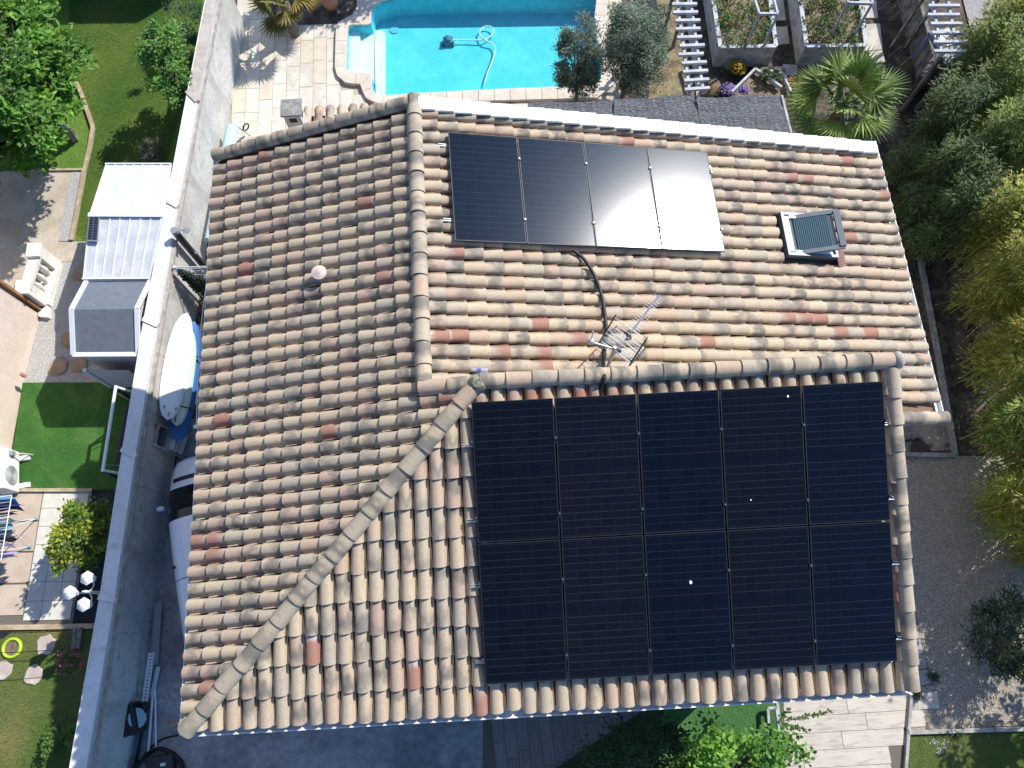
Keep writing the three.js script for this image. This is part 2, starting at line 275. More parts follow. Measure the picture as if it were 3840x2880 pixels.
for (let r = 0; r < 41; r++) for (let c = 0; c < 15; c++) {
  const z = ZN + 0.24 + r * PT, L = EXW + 0.09, u0 = c * EXW - 0.05, xf = XW + u0 * 0.952, xh = xf + L * 0.952;
  const lim = z < ZR - 0.12 ? XR + 0.03 : 9;
  if (xf + 0.1 > lim || (xf - XW) - (ZS - z) > 0) continue;
  tiles.push({ slope: 'W', m: jit(FW.M(z, u0 + L), r, c, 200), id: pick(r, c, 21), L, clip: (xh - XW) - (ZS - z - PT) > -0.05 ? [1, 1, XW + ZS - 0.02] : z < ZR - 0.12 && xh > XR + 0.06 ? [1, 0, XR + 0.04] : null });
}
for (let c = 0; c < 44; c++) for (let r = 0; r < 11; r++) {
  const a = XW + 0.08 + c * PT, L = EXS + 0.09, u0 = r * EXS - 0.05, zf = ZS - u0 * 0.952, zh = zf - L * 0.952;
  if (a > 5.4 || (a + PT - XW) - (ZS - zf) < 0.02) continue;
  if (a > 0.05 && a < 4.9 && r > 2 && r < 9) continue;   // out of sight below the middle of the solar array
  tiles.push({ slope: 'S', m: jit(FS.M(a, u0 + L), r, c, 300), id: pick(c, r, 22), L, clip: (a - XW) - (ZS - zh) < 0.1 ? [-1, -1, -(XW + ZS) - 0.02] : null });
}
for (let r = 0; r < 24; r++) for (let c = 0; c < 28; c++) {
  const z = ZN + 0.36 + r * PT, L = EXE + 0.09, u0 = c * EXE - 0.05, x = XE - (u0 + L / 2) * 0.973;
  if (z > -2.95 || (z > ZR - 0.06 && x < XV + 0.05)) continue;
  if (z > -7.2 && z < -6.2 && x > 0.2 && x < 3.3) continue;
  if (z > winC[2] - 0.4 && z - PT < winC[2] + 0.36 && Math.abs(x - winC[0]) < 0.52) continue;   // roof window opening
  tiles.push({ slope: 'E', m: jit(FE.M(-z, u0 + L), r, c, 400), id: pick(r, c, 23), L, clip: null });
}
const geoCache = {};
const camP = V(0, 17.8, 0);
const shut = (t) => { const p = V(0.1, 0.05, t.L / 2).applyMatrix4(t.m), q = p.clone().sub(FS.o), a = q.dot(FS.A), u = -q.dot(FS.D); if (t.slope === 'S' && a > -0.45 && a < 5.3 && u > 0.35 && u < 4.3) return true; const e = p.clone().sub(FE.o), ea = e.dot(FE.A), eu = -e.dot(FE.D); return t.slope === 'E' && ea > 5.7 && ea < 7.62 && eu > 3.6 && eu < 8.05; };
tiles.forEach((t) => { t.key = V(0, 0, t.L / 2).applyMatrix4(t.m).distanceTo(camP) + (shut(t) ? 50 : 0); });
tiles.sort((a, b) => a.key - b.key);
const restG = [];
tiles.forEach((t, i) => {
  const key = t.id + '_' + t.L.toFixed(3); let g = geoCache[key] ??= tileGeo(t.id, t.L), m = t.m;
  if (t.clip) { g = clip(g.clone().applyMatrix4(t.m), ...t.clip); if (!g) return; m = null; }
  if (i < 300) { const o = mk('roof_tile', g, M.tile, house); if (m) m.decompose(o.position, o.quaternion, o.scale); } else restG.push(m ? g.clone().applyMatrix4(m) : g);
});
mk('roof_tiles', mergeGeometries(restG), M.tile, house).userData.kind = 'stuff';

// half-round cap tiles along ridges, hip and verges
function capGeo(r, L, id, flat = 1) {
  const n = 10, pos = [], uv = [], nor = [], cu = (id % 8) / 8, cv = Math.floor(id / 8) / 8;
  const at = (i, s, k = 1) => { const t = Math.PI * (1.04 - 1.08 * i / n), q = r * k * (0.9 + 0.12 * s); return { p: [Math.cos(t) * q, Math.sin(t) * q * flat + 0.016 * s, s * L], n: [Math.cos(t), Math.sin(t), 0], t: [cu + (0.04 + 0.6 * i / n) / 8, cv + (0.04 + 0.92 * s) / 8] }; };
  const put = (fn, ...q) => { for (const k of [0, 1, 2, 0, 2, 3]) { pos.push(...q[k].p); uv.push(...q[k].t); nor.push(...(fn || q[k].n)); } };
  for (let i = 0; i < n; i++) put(null, at(i, 0), at(i, 1), at(i + 1, 1), at(i + 1, 0));
  for (let i = 0; i < n; i++) put([0, 0, 1], at(i, 1), at(i, 1, 0.87), at(i + 1, 1, 0.87), at(i + 1, 1));
  const g = new THREE.BufferGeometry(); g.setAttribute('position', new THREE.Float32BufferAttribute(pos, 3)); g.setAttribute('normal', new THREE.Float32BufferAttribute(nor, 3)); g.setAttribute('uv', new THREE.Float32BufferAttribute(uv, 2)); return g;
}
function capRow(name, from, to, n, r, ids, m = M.tile, flat = 1, over = 0.05) {   // tiles laid from the head point to the foot point
  const a = A3(from), b = A3(to), d = b.clone().sub(a), L = d.length() / n; d.normalize();
  const s = V(0, 1, 0).cross(d).normalize(), u = d.clone().cross(s);
  for (let i = 0; i < n; i++) { const o = mk(name, capGeo(r, L + over, ids(i), flat), m, house); new THREE.Matrix4().makeBasis(s, u, d).setPosition(a.clone().addScaledVector(d, i * L - over * 0.5)).decompose(o.position, o.quaternion, o.scale); o.rotateY((hsh(i, n, 71) - 0.5) * 0.04); o.position.y += hsh(i, n, 72) * 0.008; }
}
const greyIds = [2, 17, 27, 35, 41, 50, 58, 9];
const gi = (s) => (i) => greyIds[Math.floor(hsh(i, s, 44) * 8)];
capRow('ridge_tile', [XR, YN + 0.05, ZN], [XR, YN + 0.05, ZR - 0.05], 14, 0.125, gi(1));
const hipTop = [XW + ZS - ZR, YR + 0.05, ZR];
capRow('ridge_tile', [XV + 0.06, YR + 0.06, ZR + 0.09], [hipTop[0] + 0.05, YR + 0.06, ZR], 16, 0.12, gi(2));
capRow('ridge_tile', [hipTop[0] + 0.05, YR + 0.05, ZR], [XR - 0.02, YN + 0.08, ZR - 0.02], 2, 0.12, gi(3));
capRow('hip_tile', hipTop, [XW + 0.02, HE + 0.06, ZS - 0.02], 16, 0.125, gi(4));
capRow('verge_tile', [XR - 0.08, YN + 0.1, ZN + 0.13], [XW - 0.02, HE + 0.11, ZN + 0.11], 12, 0.115, gi(5));
capRow('verge_tile', [XV - 0.02, YR + 0.02, ZR + 0.2], [XV - 0.05, HE + 0.06, ZS + 0.12], 12, 0.11, gi(6));
capRow('verge_tile', [5.72, YN - TE * 6.75 + 0.07, -2.88], [XE + 0.06, YE + 0.08, -2.88], 5, 0.11, gi(7));
mk('mortar_cap', (() => { const g = new THREE.IcosahedronGeometry(0.15, 1); g.scale(1, 0.62, 0.9); return g; })(), grain(128, [0.1, 0.1, 0.04], [0.3, 0.28, 0.2], 9, 0.4, 34), house, [hipTop[0], YR + 0.11, ZR + 0.02]);
mk('ridge_end', (() => { const g = new THREE.SphereGeometry(0.13, 10, 8); g.scale(0.7, 1, 1); return g; })(), M.mortar, house, [XV + 0.06, YR + 0.09, ZR + 0.09]);
// brick-red mortar sides below the verges
M.redMortar = grain(256, [0.16, 0.075, 0.05], [0.3, 0.16, 0.11], 7, 0.3, 35);
mk('verge_side', quads([[[XR, YN + 0.1, ZN + 0.22], [XR, YN - 0.06, ZN + 0.22], [XW, HE - 0.06, ZN + 0.22], [XW, HE + 0.1, ZN + 0.22]], [[XR, YN + 0.08, ZN - 0.04], [XW, HE + 0.08, ZN - 0.04], [XW, HE - 0.16, ZN - 0.04], [XR, YN - 0.16, ZN - 0.04]], [[XR, YN + 0.08, ZN + 0.14], [XW, HE + 0.08, ZN + 0.14], [XW, HE + 0.08, ZN - 0.04], [XR, YN + 0.08, ZN - 0.04]]]), M.redMortar, house);
mk('verge_side', quads([[[XV - 0.14, YR, ZR + 0.2], [XV - 0.14, HE + 0.02, ZS + 0.1], [XV - 0.14, HE - 0.1, ZS + 0.1], [XV - 0.14, YR - 0.12, ZR + 0.2]], [[XV + 0.06, YR, ZR + 0.2], [XV + 0.06, YR - 0.2, ZR + 0.2], [XV + 0.06, HE - 0.18, ZS + 0.1], [XV + 0.06, HE + 0.02, ZS + 0.1]]]), M.redMortar, house);
// verge wrapped in pale waterproof membrane, one stepped length per tile
M.membrane = new THREE.MeshStandardMaterial({ roughness: 0.42, map: tex(256, 256, (u, v) => { const k = 0.93 + 0.12 * fbm(u, v, 6, 4, 77); return [0.76 * k, 0.73 * k, 0.62 * k]; }), bumpMap: tex(256, 256, (u, v) => { const a = fbm(u, v, 7, 3, 78); return 1 - Math.abs(a - 0.5) * 3; }, false), bumpScale: 0.006 });
for (let i = 0; i < 28; i++) {
  const L = (XE - XR) / 28, x0 = XR + 0.02 + i * L, y0 = YN + 0.1 - TE * (x0 - XR), y1 = y0 - TE * L + 0.022, x1 = x0 + L + 0.012, z0 = ZN + 0.02 + 0.05 * i / 28, q = [];
  const sec = [[-0.03, -0.16], [-0.015, 0.02], [0.03, 0.05], [0.11, 0.066], [0.19, 0.06], [0.25, 0.045], [0.262, 0.02]].map(([z, y]) => [z0 + z + (hsh(i, Math.round(z * 100), 3) - 0.5) * 0.006, y + (hsh(i, Math.round(z * 100), 4) - 0.5) * 0.008]);
  for (let k = 0; k < 6; k++) q.push([[x0, y0 + sec[k][1], sec[k][0]], [x0, y0 + sec[k + 1][1], sec[k + 1][0]], [x1, y1 + sec[k + 1][1], sec[k + 1][0]], [x1, y1 + sec[k][1], sec[k][0]]]);
  for (let k = 0; k < 6; k++) q.push([[x1, y1 + sec[k][1], sec[k][0]], [x1, y1 + sec[k + 1][1], sec[k + 1][0]], [x1, y1 - 0.16, sec[k + 1][0]], [x1, y1 - 0.16, sec[k][0]]]);
  mk('verge_membrane', quads(q), M.membrane, house);
}
// gutters: open half-round troughs
function gutter(a, b, s) { const p = A3(a), q = A3(b), d = q.clone().sub(p), L = d.length(); d.normalize(); const n = 8, f = [], r = 0.065; const pt = (t, k, rad) => { const w = p.clone().addScaledVector(d, k * L); const th = Math.PI * t; return [w.x + s[0] * Math.cos(th) * rad, w.y - Math.sin(th) * rad, w.z + s[1] * Math.cos(th) * rad]; }; for (let i = 0; i < n; i++) { f.push([pt(i / n, 0, r), pt((i + 1) / n, 0, r), pt((i + 1) / n, 1, r), pt(i / n, 1, r)]); f.push([pt(i / n, 0, r - 0.006), pt(i / n, 1, r - 0.006), pt((i + 1) / n, 1, r - 0.006), pt((i + 1) / n, 0, r - 0.006)]); } f.push([pt(0, 0, r + 0.006), pt(0, 1, r + 0.006), pt(0, 1, r - 0.01), pt(0, 0, r - 0.01)]); mk('gutter', quads(f), M.white, house); }
gutter([XW - 0.055, HE - 0.02, ZN], [XW - 0.055, HE - 0.02, ZS + 0.05], [-1, 0]);
gutter([XW + 0.1, HE - 0.03, ZS + 0.01], [XV, HE - 0.03, ZS + 0.16], [0, 1]);
gutter([XE + 0.07, YE - 0.0, ZN - 0.05], [XE + 0.07, YE - 0.0, -2.9], [1, 0]);
// white lead-free flashing at the foot of the ridge
mk('flashing', quads([[[XR + 0.1, YN + 0.06, ZR - 0.22], [XR + 0.1, YN + 0.1, ZR - 0.02], [0.1, YN - 0.12, ZR - 0.02], [0.1, YN - 0.15, ZR - 0.14]]]), M.white, house);
// low tiled lean-to on the garden side
{
  const o = [-4.483,2.3,-11.939], e = [-3.025,2.3,-12.129];
  const N = V(0, 1, -0.3).normalize(), A = V(-1, 0, 0), D = A.clone().cross(N);
  const x0 = o[0], zN = e[2]; let c = 0;
  const dk = [[x0, 2.2, zN], [-1.0, 2.2, zN], [-1.0, 2.95, -8.05], [x0, 2.95, -8.05]];
  mk('lean_to_deck', quads([[...dk].reverse(), dk.map((p) => [p[0], p[1] - 0.1, p[2]])]), M.deckBoard, house);
  const slope = Math.atan2(0.75, -8.05 - zN), N2 = V(0, Math.cos(slope), -Math.sin(slope)), D2 = A.clone().cross(N2);
  for (let x = x0 + 0.02; x < -1.2; x += 0.27) { for (let r = 0; r < 5; r++) { const head = V(x + 0.22, 2.25, zN).addScaledVector(D2, -(r + 1) * 0.42 + 0.05).addScaledVector(N2, 0.03); const ob = mk('lean_to_tile', geoCache['lt' + (c % 12)] ??= tileGeo(greyIds[c % 8] + (c % 3), 0.5), M.tile, house); new THREE.Matrix4().makeBasis(A, N2, D2).setPosition(head).decompose(ob.position, ob.quaternion, ob.scale); c++; } }
  mk('lean_to_wall', [bx(0.2, 2.2, 2.2, x0 + 0.2, 1.1, zN + 1.2)], M.render, house);
}

// ---------- things on the roof ----------
// solar panels
const pvMap = tex(384, 672, (u, v, i, j) => {
  const x = u * 6.12 - 0.06, y = v * 18.5 - 0.17, mid = Math.abs(v - 0.5) < 0.0075, yy = v < 0.5 ? y : y - 0.16;
  if (x < 0 || x > 6 || y < 0 || y > 18.16 || mid) return [0.004, 0.005, 0.008];
  const fx = x - Math.floor(x), fy = yy - Math.floor(yy), cell = hsh(Math.floor(x), Math.floor(yy), 8);
  if (fx < 0.022 || fx > 0.978) return [0.009, 0.0105, 0.0135];
  if (fy < 0.05 || fy > 0.95) return [0.021, 0.0235, 0.03];
  const b = Math.abs((fx * 10) % 1 - 0.5) < 0.11 ? 1 : 0, k = 0.8 + 0.4 * cell + 0.2 * hsh(i, j, 4);
  return [(0.004 + 0.003 * b) * k, (0.0045 + 0.0035 * b) * k, (0.0065 + 0.005 * b) * k];
});
pvMap.wrapS = pvMap.wrapT = THREE.ClampToEdgeWrapping;
M.pv = new THREE.MeshPhysicalMaterial({ map: pvMap, roughness: 0.125, clearcoat: 0, ior: 1.5, specularIntensity: 0.9 });
M.pvFrame = mat([0.022, 0.024, 0.028], 0.5, { metalness: 0.2 });
M.pvFrameAlu = mat([0.3, 0.33, 0.38], 0.4, { metalness: 0.7 });
const pvTone = [[1, 1, 1], [1.35, 1.25, 1.1], [0.85, 0.95, 1.15], [1.15, 1.1, 1], [1, 1.1, 1.3]].map((k, i) => { const m = M.pv.clone(); m.color = rgb(k.map((q) => q * 0.74)); m.roughness = 0.12 + 0.008 * i; return m; }); let pvN = 0;
const PW = 1.12, PL = 1.925;
const pvGlass = new THREE.PlaneGeometry(PW - 0.022, PL - 0.022); pvGlass.rotateX(-Math.PI / 2);
const pvRail = J(bx(PW, 0.035, 0.011, 0, 0, -PL / 2 + 0.0055), bx(PW, 0.035, 0.011, 0, 0, PL / 2 - 0.0055), bx(0.011, 0.035, PL - 0.022, -PW / 2 + 0.0055, 0, 0), bx(0.011, 0.035, PL - 0.022, PW / 2 - 0.0055, 0, 0));
const pvBack = bx(PW - 0.022, 0.004, PL - 0.022, 0, -0.012, 0);
const clampG = bx(0.05, 0.012, 0.05, 0, 0.024, 0), boltG = cyl([0, 0.03, 0], [0, 0.042, 0], 0.009);
function panel(label, group, mtx, clamps) {
  const t = thing('solar_module', label, 'solar panel', [0, 0, 0], 0, group); mtx.decompose(t.position, t.quaternion, t.scale);
  mk('frame', pvRail, M.pvFrame, t); mk('glass', pvGlass, pvTone[pvN++ % 5], t, [0, 0.0135, 0]); mk('back_sheet', pvBack, M.black, t);
  for (const [x, z] of clamps) { const c = mk('clamp', clampG, M.pvFrame, t, [x, 0, z]); mk('bolt', boltG, M.alu, c); }
}
const ord = ['leftmost', 'second from the left', 'middle', 'second from the right', 'rightmost'];
for (let r = 0; r < 2; r++) for (let c = 0; c < 5; c++) {
  const a = -0.42 + PW / 2 + 0.006 + c * 1.144, u = 4.275 - PL / 2 - r * 1.945, m = FS.M(a, u, 0.17), cl = [];
  for (const z of [-0.42, 0.62]) { if (c < 4) cl.push([PW / 2 + 0.012, r ? z : z]); else cl.push([PW / 2 + 0.02, z]); if (!c) cl.push([-PW / 2 - 0.02, z]); }
  panel(`black solar panel, ${ord[c]} in the ${r ? 'lower' : 'upper'} row of the ten panel array`, 'ten panel array on the lower roof', m, cl);
}
const ordE = ['leftmost', 'second from the left', 'second from the right', 'rightmost'];
for (let c = 0; c < 4; c++) {
  const u = 8.075 - PW / 2 - c * 1.134, a = 6.665 - c * 0.0 , p = FE.P(a + (c - 1.5) * 0.013, u, 0.17), m = new THREE.Matrix4().makeBasis(FE.D, FE.N, FE.A.clone().negate()).setPosition(p);
  m.multiply(new THREE.Matrix4().makeRotationY(0.012));
  panel(`solar panel, ${ordE[c]} in the row of four below the white wrapped verge`, 'four panel array on the upper roof', m, [[PW / 2 + 0.008, -0.55], [PW / 2 + 0.008, 0.55]]);
}
function railThing(label, p, q, grp) { const t = thing('mounting_rail', label, 'mounting rail', [0, 0, 0], 0, grp); const a = p.clone(), b = q.clone(), mid = a.clone().lerp(b, 0.5), d = b.clone().sub(a), L = d.length(); t.position.copy(mid); t.quaternion.setFromUnitVectors(V(1, 0, 0), d.normalize()); mk('base_flange', bx(L, 0.012, 0.045, 0, -0.018, 0), M.alu, t); mk('lip', bx(L, 0.03, 0.01, 0, 0.004, 0.0175), M.alu, t); mk('lip', bx(L, 0.03, 0.01, 0, 0.004, -0.0175), M.alu, t); }
['uppermost', 'second from the top', 'third from the top', 'lowest'].forEach((w, i) => { const u = [3.68, 2.64, 1.735, 0.69][i]; railThing(`${w} aluminium mounting rail under the ten panel array`, FS.P(-0.42 - [0.16, 0.15, 0.14, 0.12][i], u, 0.105), FS.P(5.33 + [0.02, 0.09, 0.13, 0.14][i], u, 0.105), 'rails under the ten panel array'); });
['upper', 'lower'].forEach((w, i) => { const a = [7.4, 6.06][i]; railThing(`${w} aluminium mounting rail under the four panel array`, FE.P(a, 8.24 - i * 0.02, 0.105), FE.P(a, 3.5, 0.105), 'rails under the four panel array'); });
// roof window with its sash tipped open
{
  const c = A3([5.568,5.932,-6.164]), t = thing('roof_window', 'roof window tipped open with a grey roller shutter over its glass', 'roof window');
  new THREE.Matrix4().makeBasis(FE.D, FE.N, FE.A.clone().negate()).setPosition(c).decompose(t.position, t.quaternion, t.scale);
  M.slat = mat([0.035, 0.085, 0.11], 0.75);
  const w = 0.98, l = 0.78, gr = mat([0.13, 0.15, 0.165], 0.45, { metalness: 0.3 });
  mk('outer_frame', [bx(w, 0.12, 0.05, 0, 0, -l / 2), bx(w, 0.12, 0.05, 0, 0, l / 2), bx(0.05, 0.12, l - 0.05, -w / 2 + 0.025, 0, 0), bx(0.05, 0.12, l - 0.05, w / 2 - 0.025, 0, 0)], gr, t);
  mk('inner_lining', [bx(0.08, 0.1, l - 0.1, -w / 2 + 0.1, 0.0, 0), bx(w - 0.25, 0.1, 0.05, 0.03, 0, -l / 2 + 0.055), bx(w - 0.25, 0.1, 0.05, 0.03, 0, l / 2 - 0.055)], M.white, t);
  mk('shaft', [bx(w - 0.06, 0.02, l - 0.06, 0, -0.06, 0)], M.black, t);
  const s = new THREE.Group(); s.name = 'sash'; s.position.set(0.06, 0.14, 0); s.rotation.z = 0.42; t.add(s);
  mk('sash_frame', [bx(w - 0.14, 0.05, 0.075, 0, 0, -l / 2 + 0.05), bx(w - 0.14, 0.05, 0.075, 0, 0, l / 2 - 0.05), bx(0.06, 0.05, l - 0.17, -w / 2 + 0.1, 0, 0), bx(0.1, 0.07, l - 0.1, w / 2 - 0.1, 0.012, 0)], gr, s);
  mk('pane', bx(w - 0.3, 0.008, l - 0.18, -0.02, -0.004, 0), new THREE.MeshPhysicalMaterial({ color: rgb([0.05, 0.09, 0.11]), roughness: 0.06, ior: 1.5 }), s);
  for (let i = 0; i < 17; i++) mk('shutter_slat', (() => { const g = new THREE.CylinderGeometry(0.016, 0.016, l - 0.19, 8, 1); g.rotateX(Math.PI / 2); g.scale(1, 0.5, 1); g.translate(-w / 2 + 0.17 + i * 0.0335, 0.012, 0); return g; })(), M.slat, s);
  mk('pleated_apron', (() => { const f = []; for (let i = 0; i < 12; i++) { const z = -0.1 + i * 0.03; f.push([[0.55, 0.0, z], [0.55, 0.02, z + 0.015], [0.72, 0.0, z + 0.015], [0.72, -0.015, z]], [[0.55, 0.02, z + 0.015], [0.55, 0.0, z + 0.03], [0.72, -0.015, z + 0.03], [0.72, 0.0, z + 0.015]]); } return quads(f); })(), mat([0.4, 0.24, 0.19], 0.7), t, [-0.06, 0.0, l / 2 - 0.06]);
}
// bird droppings on the glass
for (const [p, lab, r] of [[[2.497,6.928,-0.474], 'white bird dropping on the lower middle solar panel', 0.02], [[4.009,7.686,-2.821], 'white bird dropping on the upper solar panel second from the right', 0.014], [[3.402,7.26,-1.496], 'thin white bird dropping streak on an upper solar panel', 0.009]]) { const g = new THREE.IcosahedronGeometry(r, 1); g.scale(1, 0.15, 1.3); tag(mk('bird_dropping', g, M.white, null, p), lab, 'dropping', 'droppings on the panels'); }
// terracotta vent
{
  const b = [-2.602,6.872,-5.448], t = thing('roof_vent', 'round terracotta vent cowl on the long left roof slope', 'roof vent', b);
  mk('pipe', [cyl([0, -0.05, 0], [0, 0.17, 0], 0.085, 0.08, 18), cyl([0, -0.02, 0], [0, 0.06, 0], 0.115, 0.095, 18)], mat([0.45, 0.3, 0.24], 0.85), t);
  mk('spacer', [cyl([0, 0.17, 0], [0, 0.22, 0], 0.06, 0.06, 12)], mat([0.2, 0.12, 0.1], 0.9), t);
  mk('cap', [cyl([0, 0.22, 0], [0, 0.245, 0], 0.118, 0.118, 24), cyl([0, 0.245, 0], [0, 0.285, 0], 0.118, 0.015, 24)], grain(128, [0.5, 0.37, 0.3], [0.6, 0.5, 0.43], 5, 0.25, 41), t);
}
// television aerial
{
  const b = [1.649,6.751,-3.721], t = thing('tv_antenna', 'television aerial on a short mast above the ridge', 'antenna', b), m0 = mat([0.5, 0.49, 0.42], 0.45, { metalness: 0.5 });
  mk('mast', [cyl([0, -0.1, 0.14], [0.06, 0.95, 0.02], 0.026, 0.026, 10)], m0, t);
  const root = [0.06, 0.72, 0.06], tip = [0.78, 0.98, -0.72], dir = A3(tip).sub(A3(root)).normalize(), side = V(dir.z, 0, -dir.x).normalize(), upv = side.clone().cross(dir), at = (k) => A3(root).addScaledVector(dir, k);
  if (upv.y < 0) upv.negate();
  mk('boom', [bar(root, tip, 0.026, 0.026)], M.alu, t);
  const rod = (p, h, r) => cyl(p.clone().addScaledVector(side, -h).toArray(), p.clone().addScaledVector(side, h).toArray(), r, r, 5);
  mk('director_rods', Array.from({ length: 16 }, (_, i) => rod(at(0.46 + i * 0.04), 0.1 - 0.0015 * i, 0.005)), M.alu, t).userData.kind = 'stuff';
  for (const s of [-1, 1]) mk('reflector_rods', Array.from({ length: 7 }, (_, i) => rod(at(0.06 + i * 0.055).addScaledVector(upv, s * (0.05 + 0.055 * i)), 0.27, 0.005)), M.alu, t).userData.kind = 'stuff';
  for (const s of [-1, 1]) for (const w of [-1, 1]) { const p = (k, u) => at(k).addScaledVector(upv, w * u).addScaledVector(side, s * 0.27).toArray(); mk('end_blade', [bar(p(0.03, 0.02), p(0.24, 0.24), 0.016, 0.05), bar(p(0.24, 0.24), p(0.42, 0.4), 0.016, 0.04)], M.black, t); }
  mk('dipole_box', [rbx(0.07, 0.07, 0.14, 0.015, ...at(0.36).toArray())], M.black, t); mk('clamp', [rbx(0.1, 0.08, 0.08, 0.01, ...at(0.1).toArray())], M.darkMetal, t);
  mk('side_arm', [cyl([0.05, 0.9, 0.03], [-0.26, 0.98, -0.06], 0.017)], m0, t); mk('second_aerial', [(() => { const g = new THREE.SphereGeometry(0.055, 10, 8); g.translate(-0.28, 0.99, -0.07); return g; })(), cyl([-0.28, 0.99, -0.07], [-0.27, 1.25, -0.12], 0.008)], m0, t);
}
{ const pts = [[1.351,6.964,-5.638], [1.514,6.936,-5.479], [1.656,6.903,-5.189], [1.731,6.885,-4.851], [1.748,6.881,-4.462], [1.734,6.885,-4.194], [1.653,6.904,-3.853], [1.614,7.026,-3.613], [1.489,7.815,-3.228], [1.464,7.687,-3.157], [1.434,7.602,-3.024]]; tag(mk('conduit', tube(pts, 0.03, 60, 8), M.black), 'black conduit running from the four panel array past the aerial', 'cable'); }
{
  const t = thing('plastic_bottle', 'crushed clear plastic bottle lying beside the ridge junction', 'bottle', [-0.229,7.295,-3.625], -0.08), m = new THREE.MeshPhysicalMaterial({ color: rgb([0.75, 0.8, 0.9]), roughness: 0.15, transmission: 0.6, thickness: 0 });
  const g = new THREE.LatheGeometry([[0, -0.13], [0.03, -0.13], [0.032, -0.11], [0.029, -0.09], [0.033, -0.07], [0.029, -0.05], [0.033, -0.02], [0.03, 0.02], [0.033, 0.06], [0.015, 0.11], [0.012, 0.14]].map((p) => new THREE.Vector2(...p)), 14); g.rotateZ(Math.PI / 2); mk('body', g, m, t); mk('cap', [cyl([-0.14, 0, 0], [-0.16, 0, 0], 0.015)], M.white, t); mk('sleeve', [cyl([-0.03, 0, 0], [0.03, 0, 0], 0.0345, 0.0345, 14, true)], mat([0.12, 0.12, 0.4], 0.4), t);
}
{
  const b = [-4.06,3.75,-11.168], t = thing('chimney', 'small rendered chimney with a flat slab cap beside the pool terrace', 'chimney', [b[0], 0, b[2]]), w = 0.36;
  mk('stack', [bx(w, 3.7, w, 0, 1.85, 0)], grain(256, [0.5, 0.45, 0.38], [0.58, 0.53, 0.46], 5, 0.15, 42), t);
  mk('flue_opening', [bx(0.16, 0.13, 0.01, 0, 3.56, w / 2 + 0.003)], M.black, t); mk('flue_opening', [bx(0.01, 0.13, 0.16, w / 2 + 0.003, 3.56, 0)], M.black, t);
  mk('cap', [rbx(0.46, 0.05, 0.44, 0.012, 0, 3.75, 0)], grain(128, [0.2, 0.19, 0.17], [0.3, 0.29, 0.26], 6, 0.3, 43), t);
}

// ---------- plants: builders ----------
function leafMesh(name, L, m, parent) {   // L: flat array of leaves [px,py,pz, dir xyz, side xyz, r,g,b]
  const n = L.length / 12, pos = new Float32Array(n * 18), col = new Float32Array(n * 18), nor = new Float32Array(n * 18);
  for (let i = 0; i < n; i++) {
    const o = i * 12, p = [L[o], L[o + 1], L[o + 2]], d = [L[o + 3], L[o + 4], L[o + 5]], s = [L[o + 6], L[o + 7], L[o + 8]];
    const v = [p, [p[0] + d[0] * 0.45 + s[0], p[1] + d[1] * 0.45 + s[1], p[2] + d[2] * 0.45 + s[2]], [p[0] + d[0], p[1] + d[1], p[2] + d[2]], [p[0] + d[0] * 0.45 - s[0], p[1] + d[1] * 0.45 - s[1], p[2] + d[2] * 0.45 - s[2]]];
    let nx = s[1] * d[2] - s[2] * d[1], ny = s[2] * d[0] - s[0] * d[2], nz = s[0] * d[1] - s[1] * d[0]; const q = Math.hypot(nx, ny, nz) || 1; if (ny < 0) { nx = -nx; ny = -ny; nz = -nz; [v[1], v[3]] = [v[3], v[1]]; }
    [0, 1, 2, 0, 2, 3].forEach((k, j) => { const w = i * 18 + j * 3; pos[w] = v[k][0]; pos[w + 1] = v[k][1]; pos[w + 2] = v[k][2]; col[w] = L[o + 9]; col[w + 1] = L[o + 10]; col[w + 2] = L[o + 11]; nor[w] = nx / q; nor[w + 1] = ny / q; nor[w + 2] = nz / q; });
  }
  const g = new THREE.BufferGeometry(); g.setAttribute('position', new THREE.BufferAttribute(pos, 3)); g.setAttribute('normal', new THREE.BufferAttribute(nor, 3)); g.setAttribute('color', new THREE.BufferAttribute(col, 3));
  return mk(name, g, m, parent);
}
const leafMat = (rough = 0.5, tr = 0.3) => new THREE.MeshPhysicalMaterial({ vertexColors: true, roughness: rough, transmission: tr, thickness: 0, side: THREE.DoubleSide });
M.leaf = leafMat(0.85, 0.32); M.leafGloss = leafMat(0.7, 0.3); M.leafMatte = leafMat(0.95, 0.25);
M.bark = grain(128, [0.1, 0.08, 0.06], [0.2, 0.17, 0.14], 6, 0.4, 81);
M.cane = mat([0.3, 0.28, 0.08], 0.6);
function addLeaf(L, p, dir, len, wid, c) {
  const d = dir.clone().normalize(); let s = V(rr(-0.75, 0.75), 1, rr(-0.75, 0.75)); s.cross(d); if (s.lengthSq() < 1e-4) s = V(1, 0, 0); s.normalize();
  const k = rr(0.56, 0.94); L.push(p.x, p.y, p.z, d.x * len, d.y * len, d.z * len, s.x * wid, s.y * wid, s.z * wid, c[0] * k, c[1] * k * rr(0.9, 1.1), c[2] * k);
}
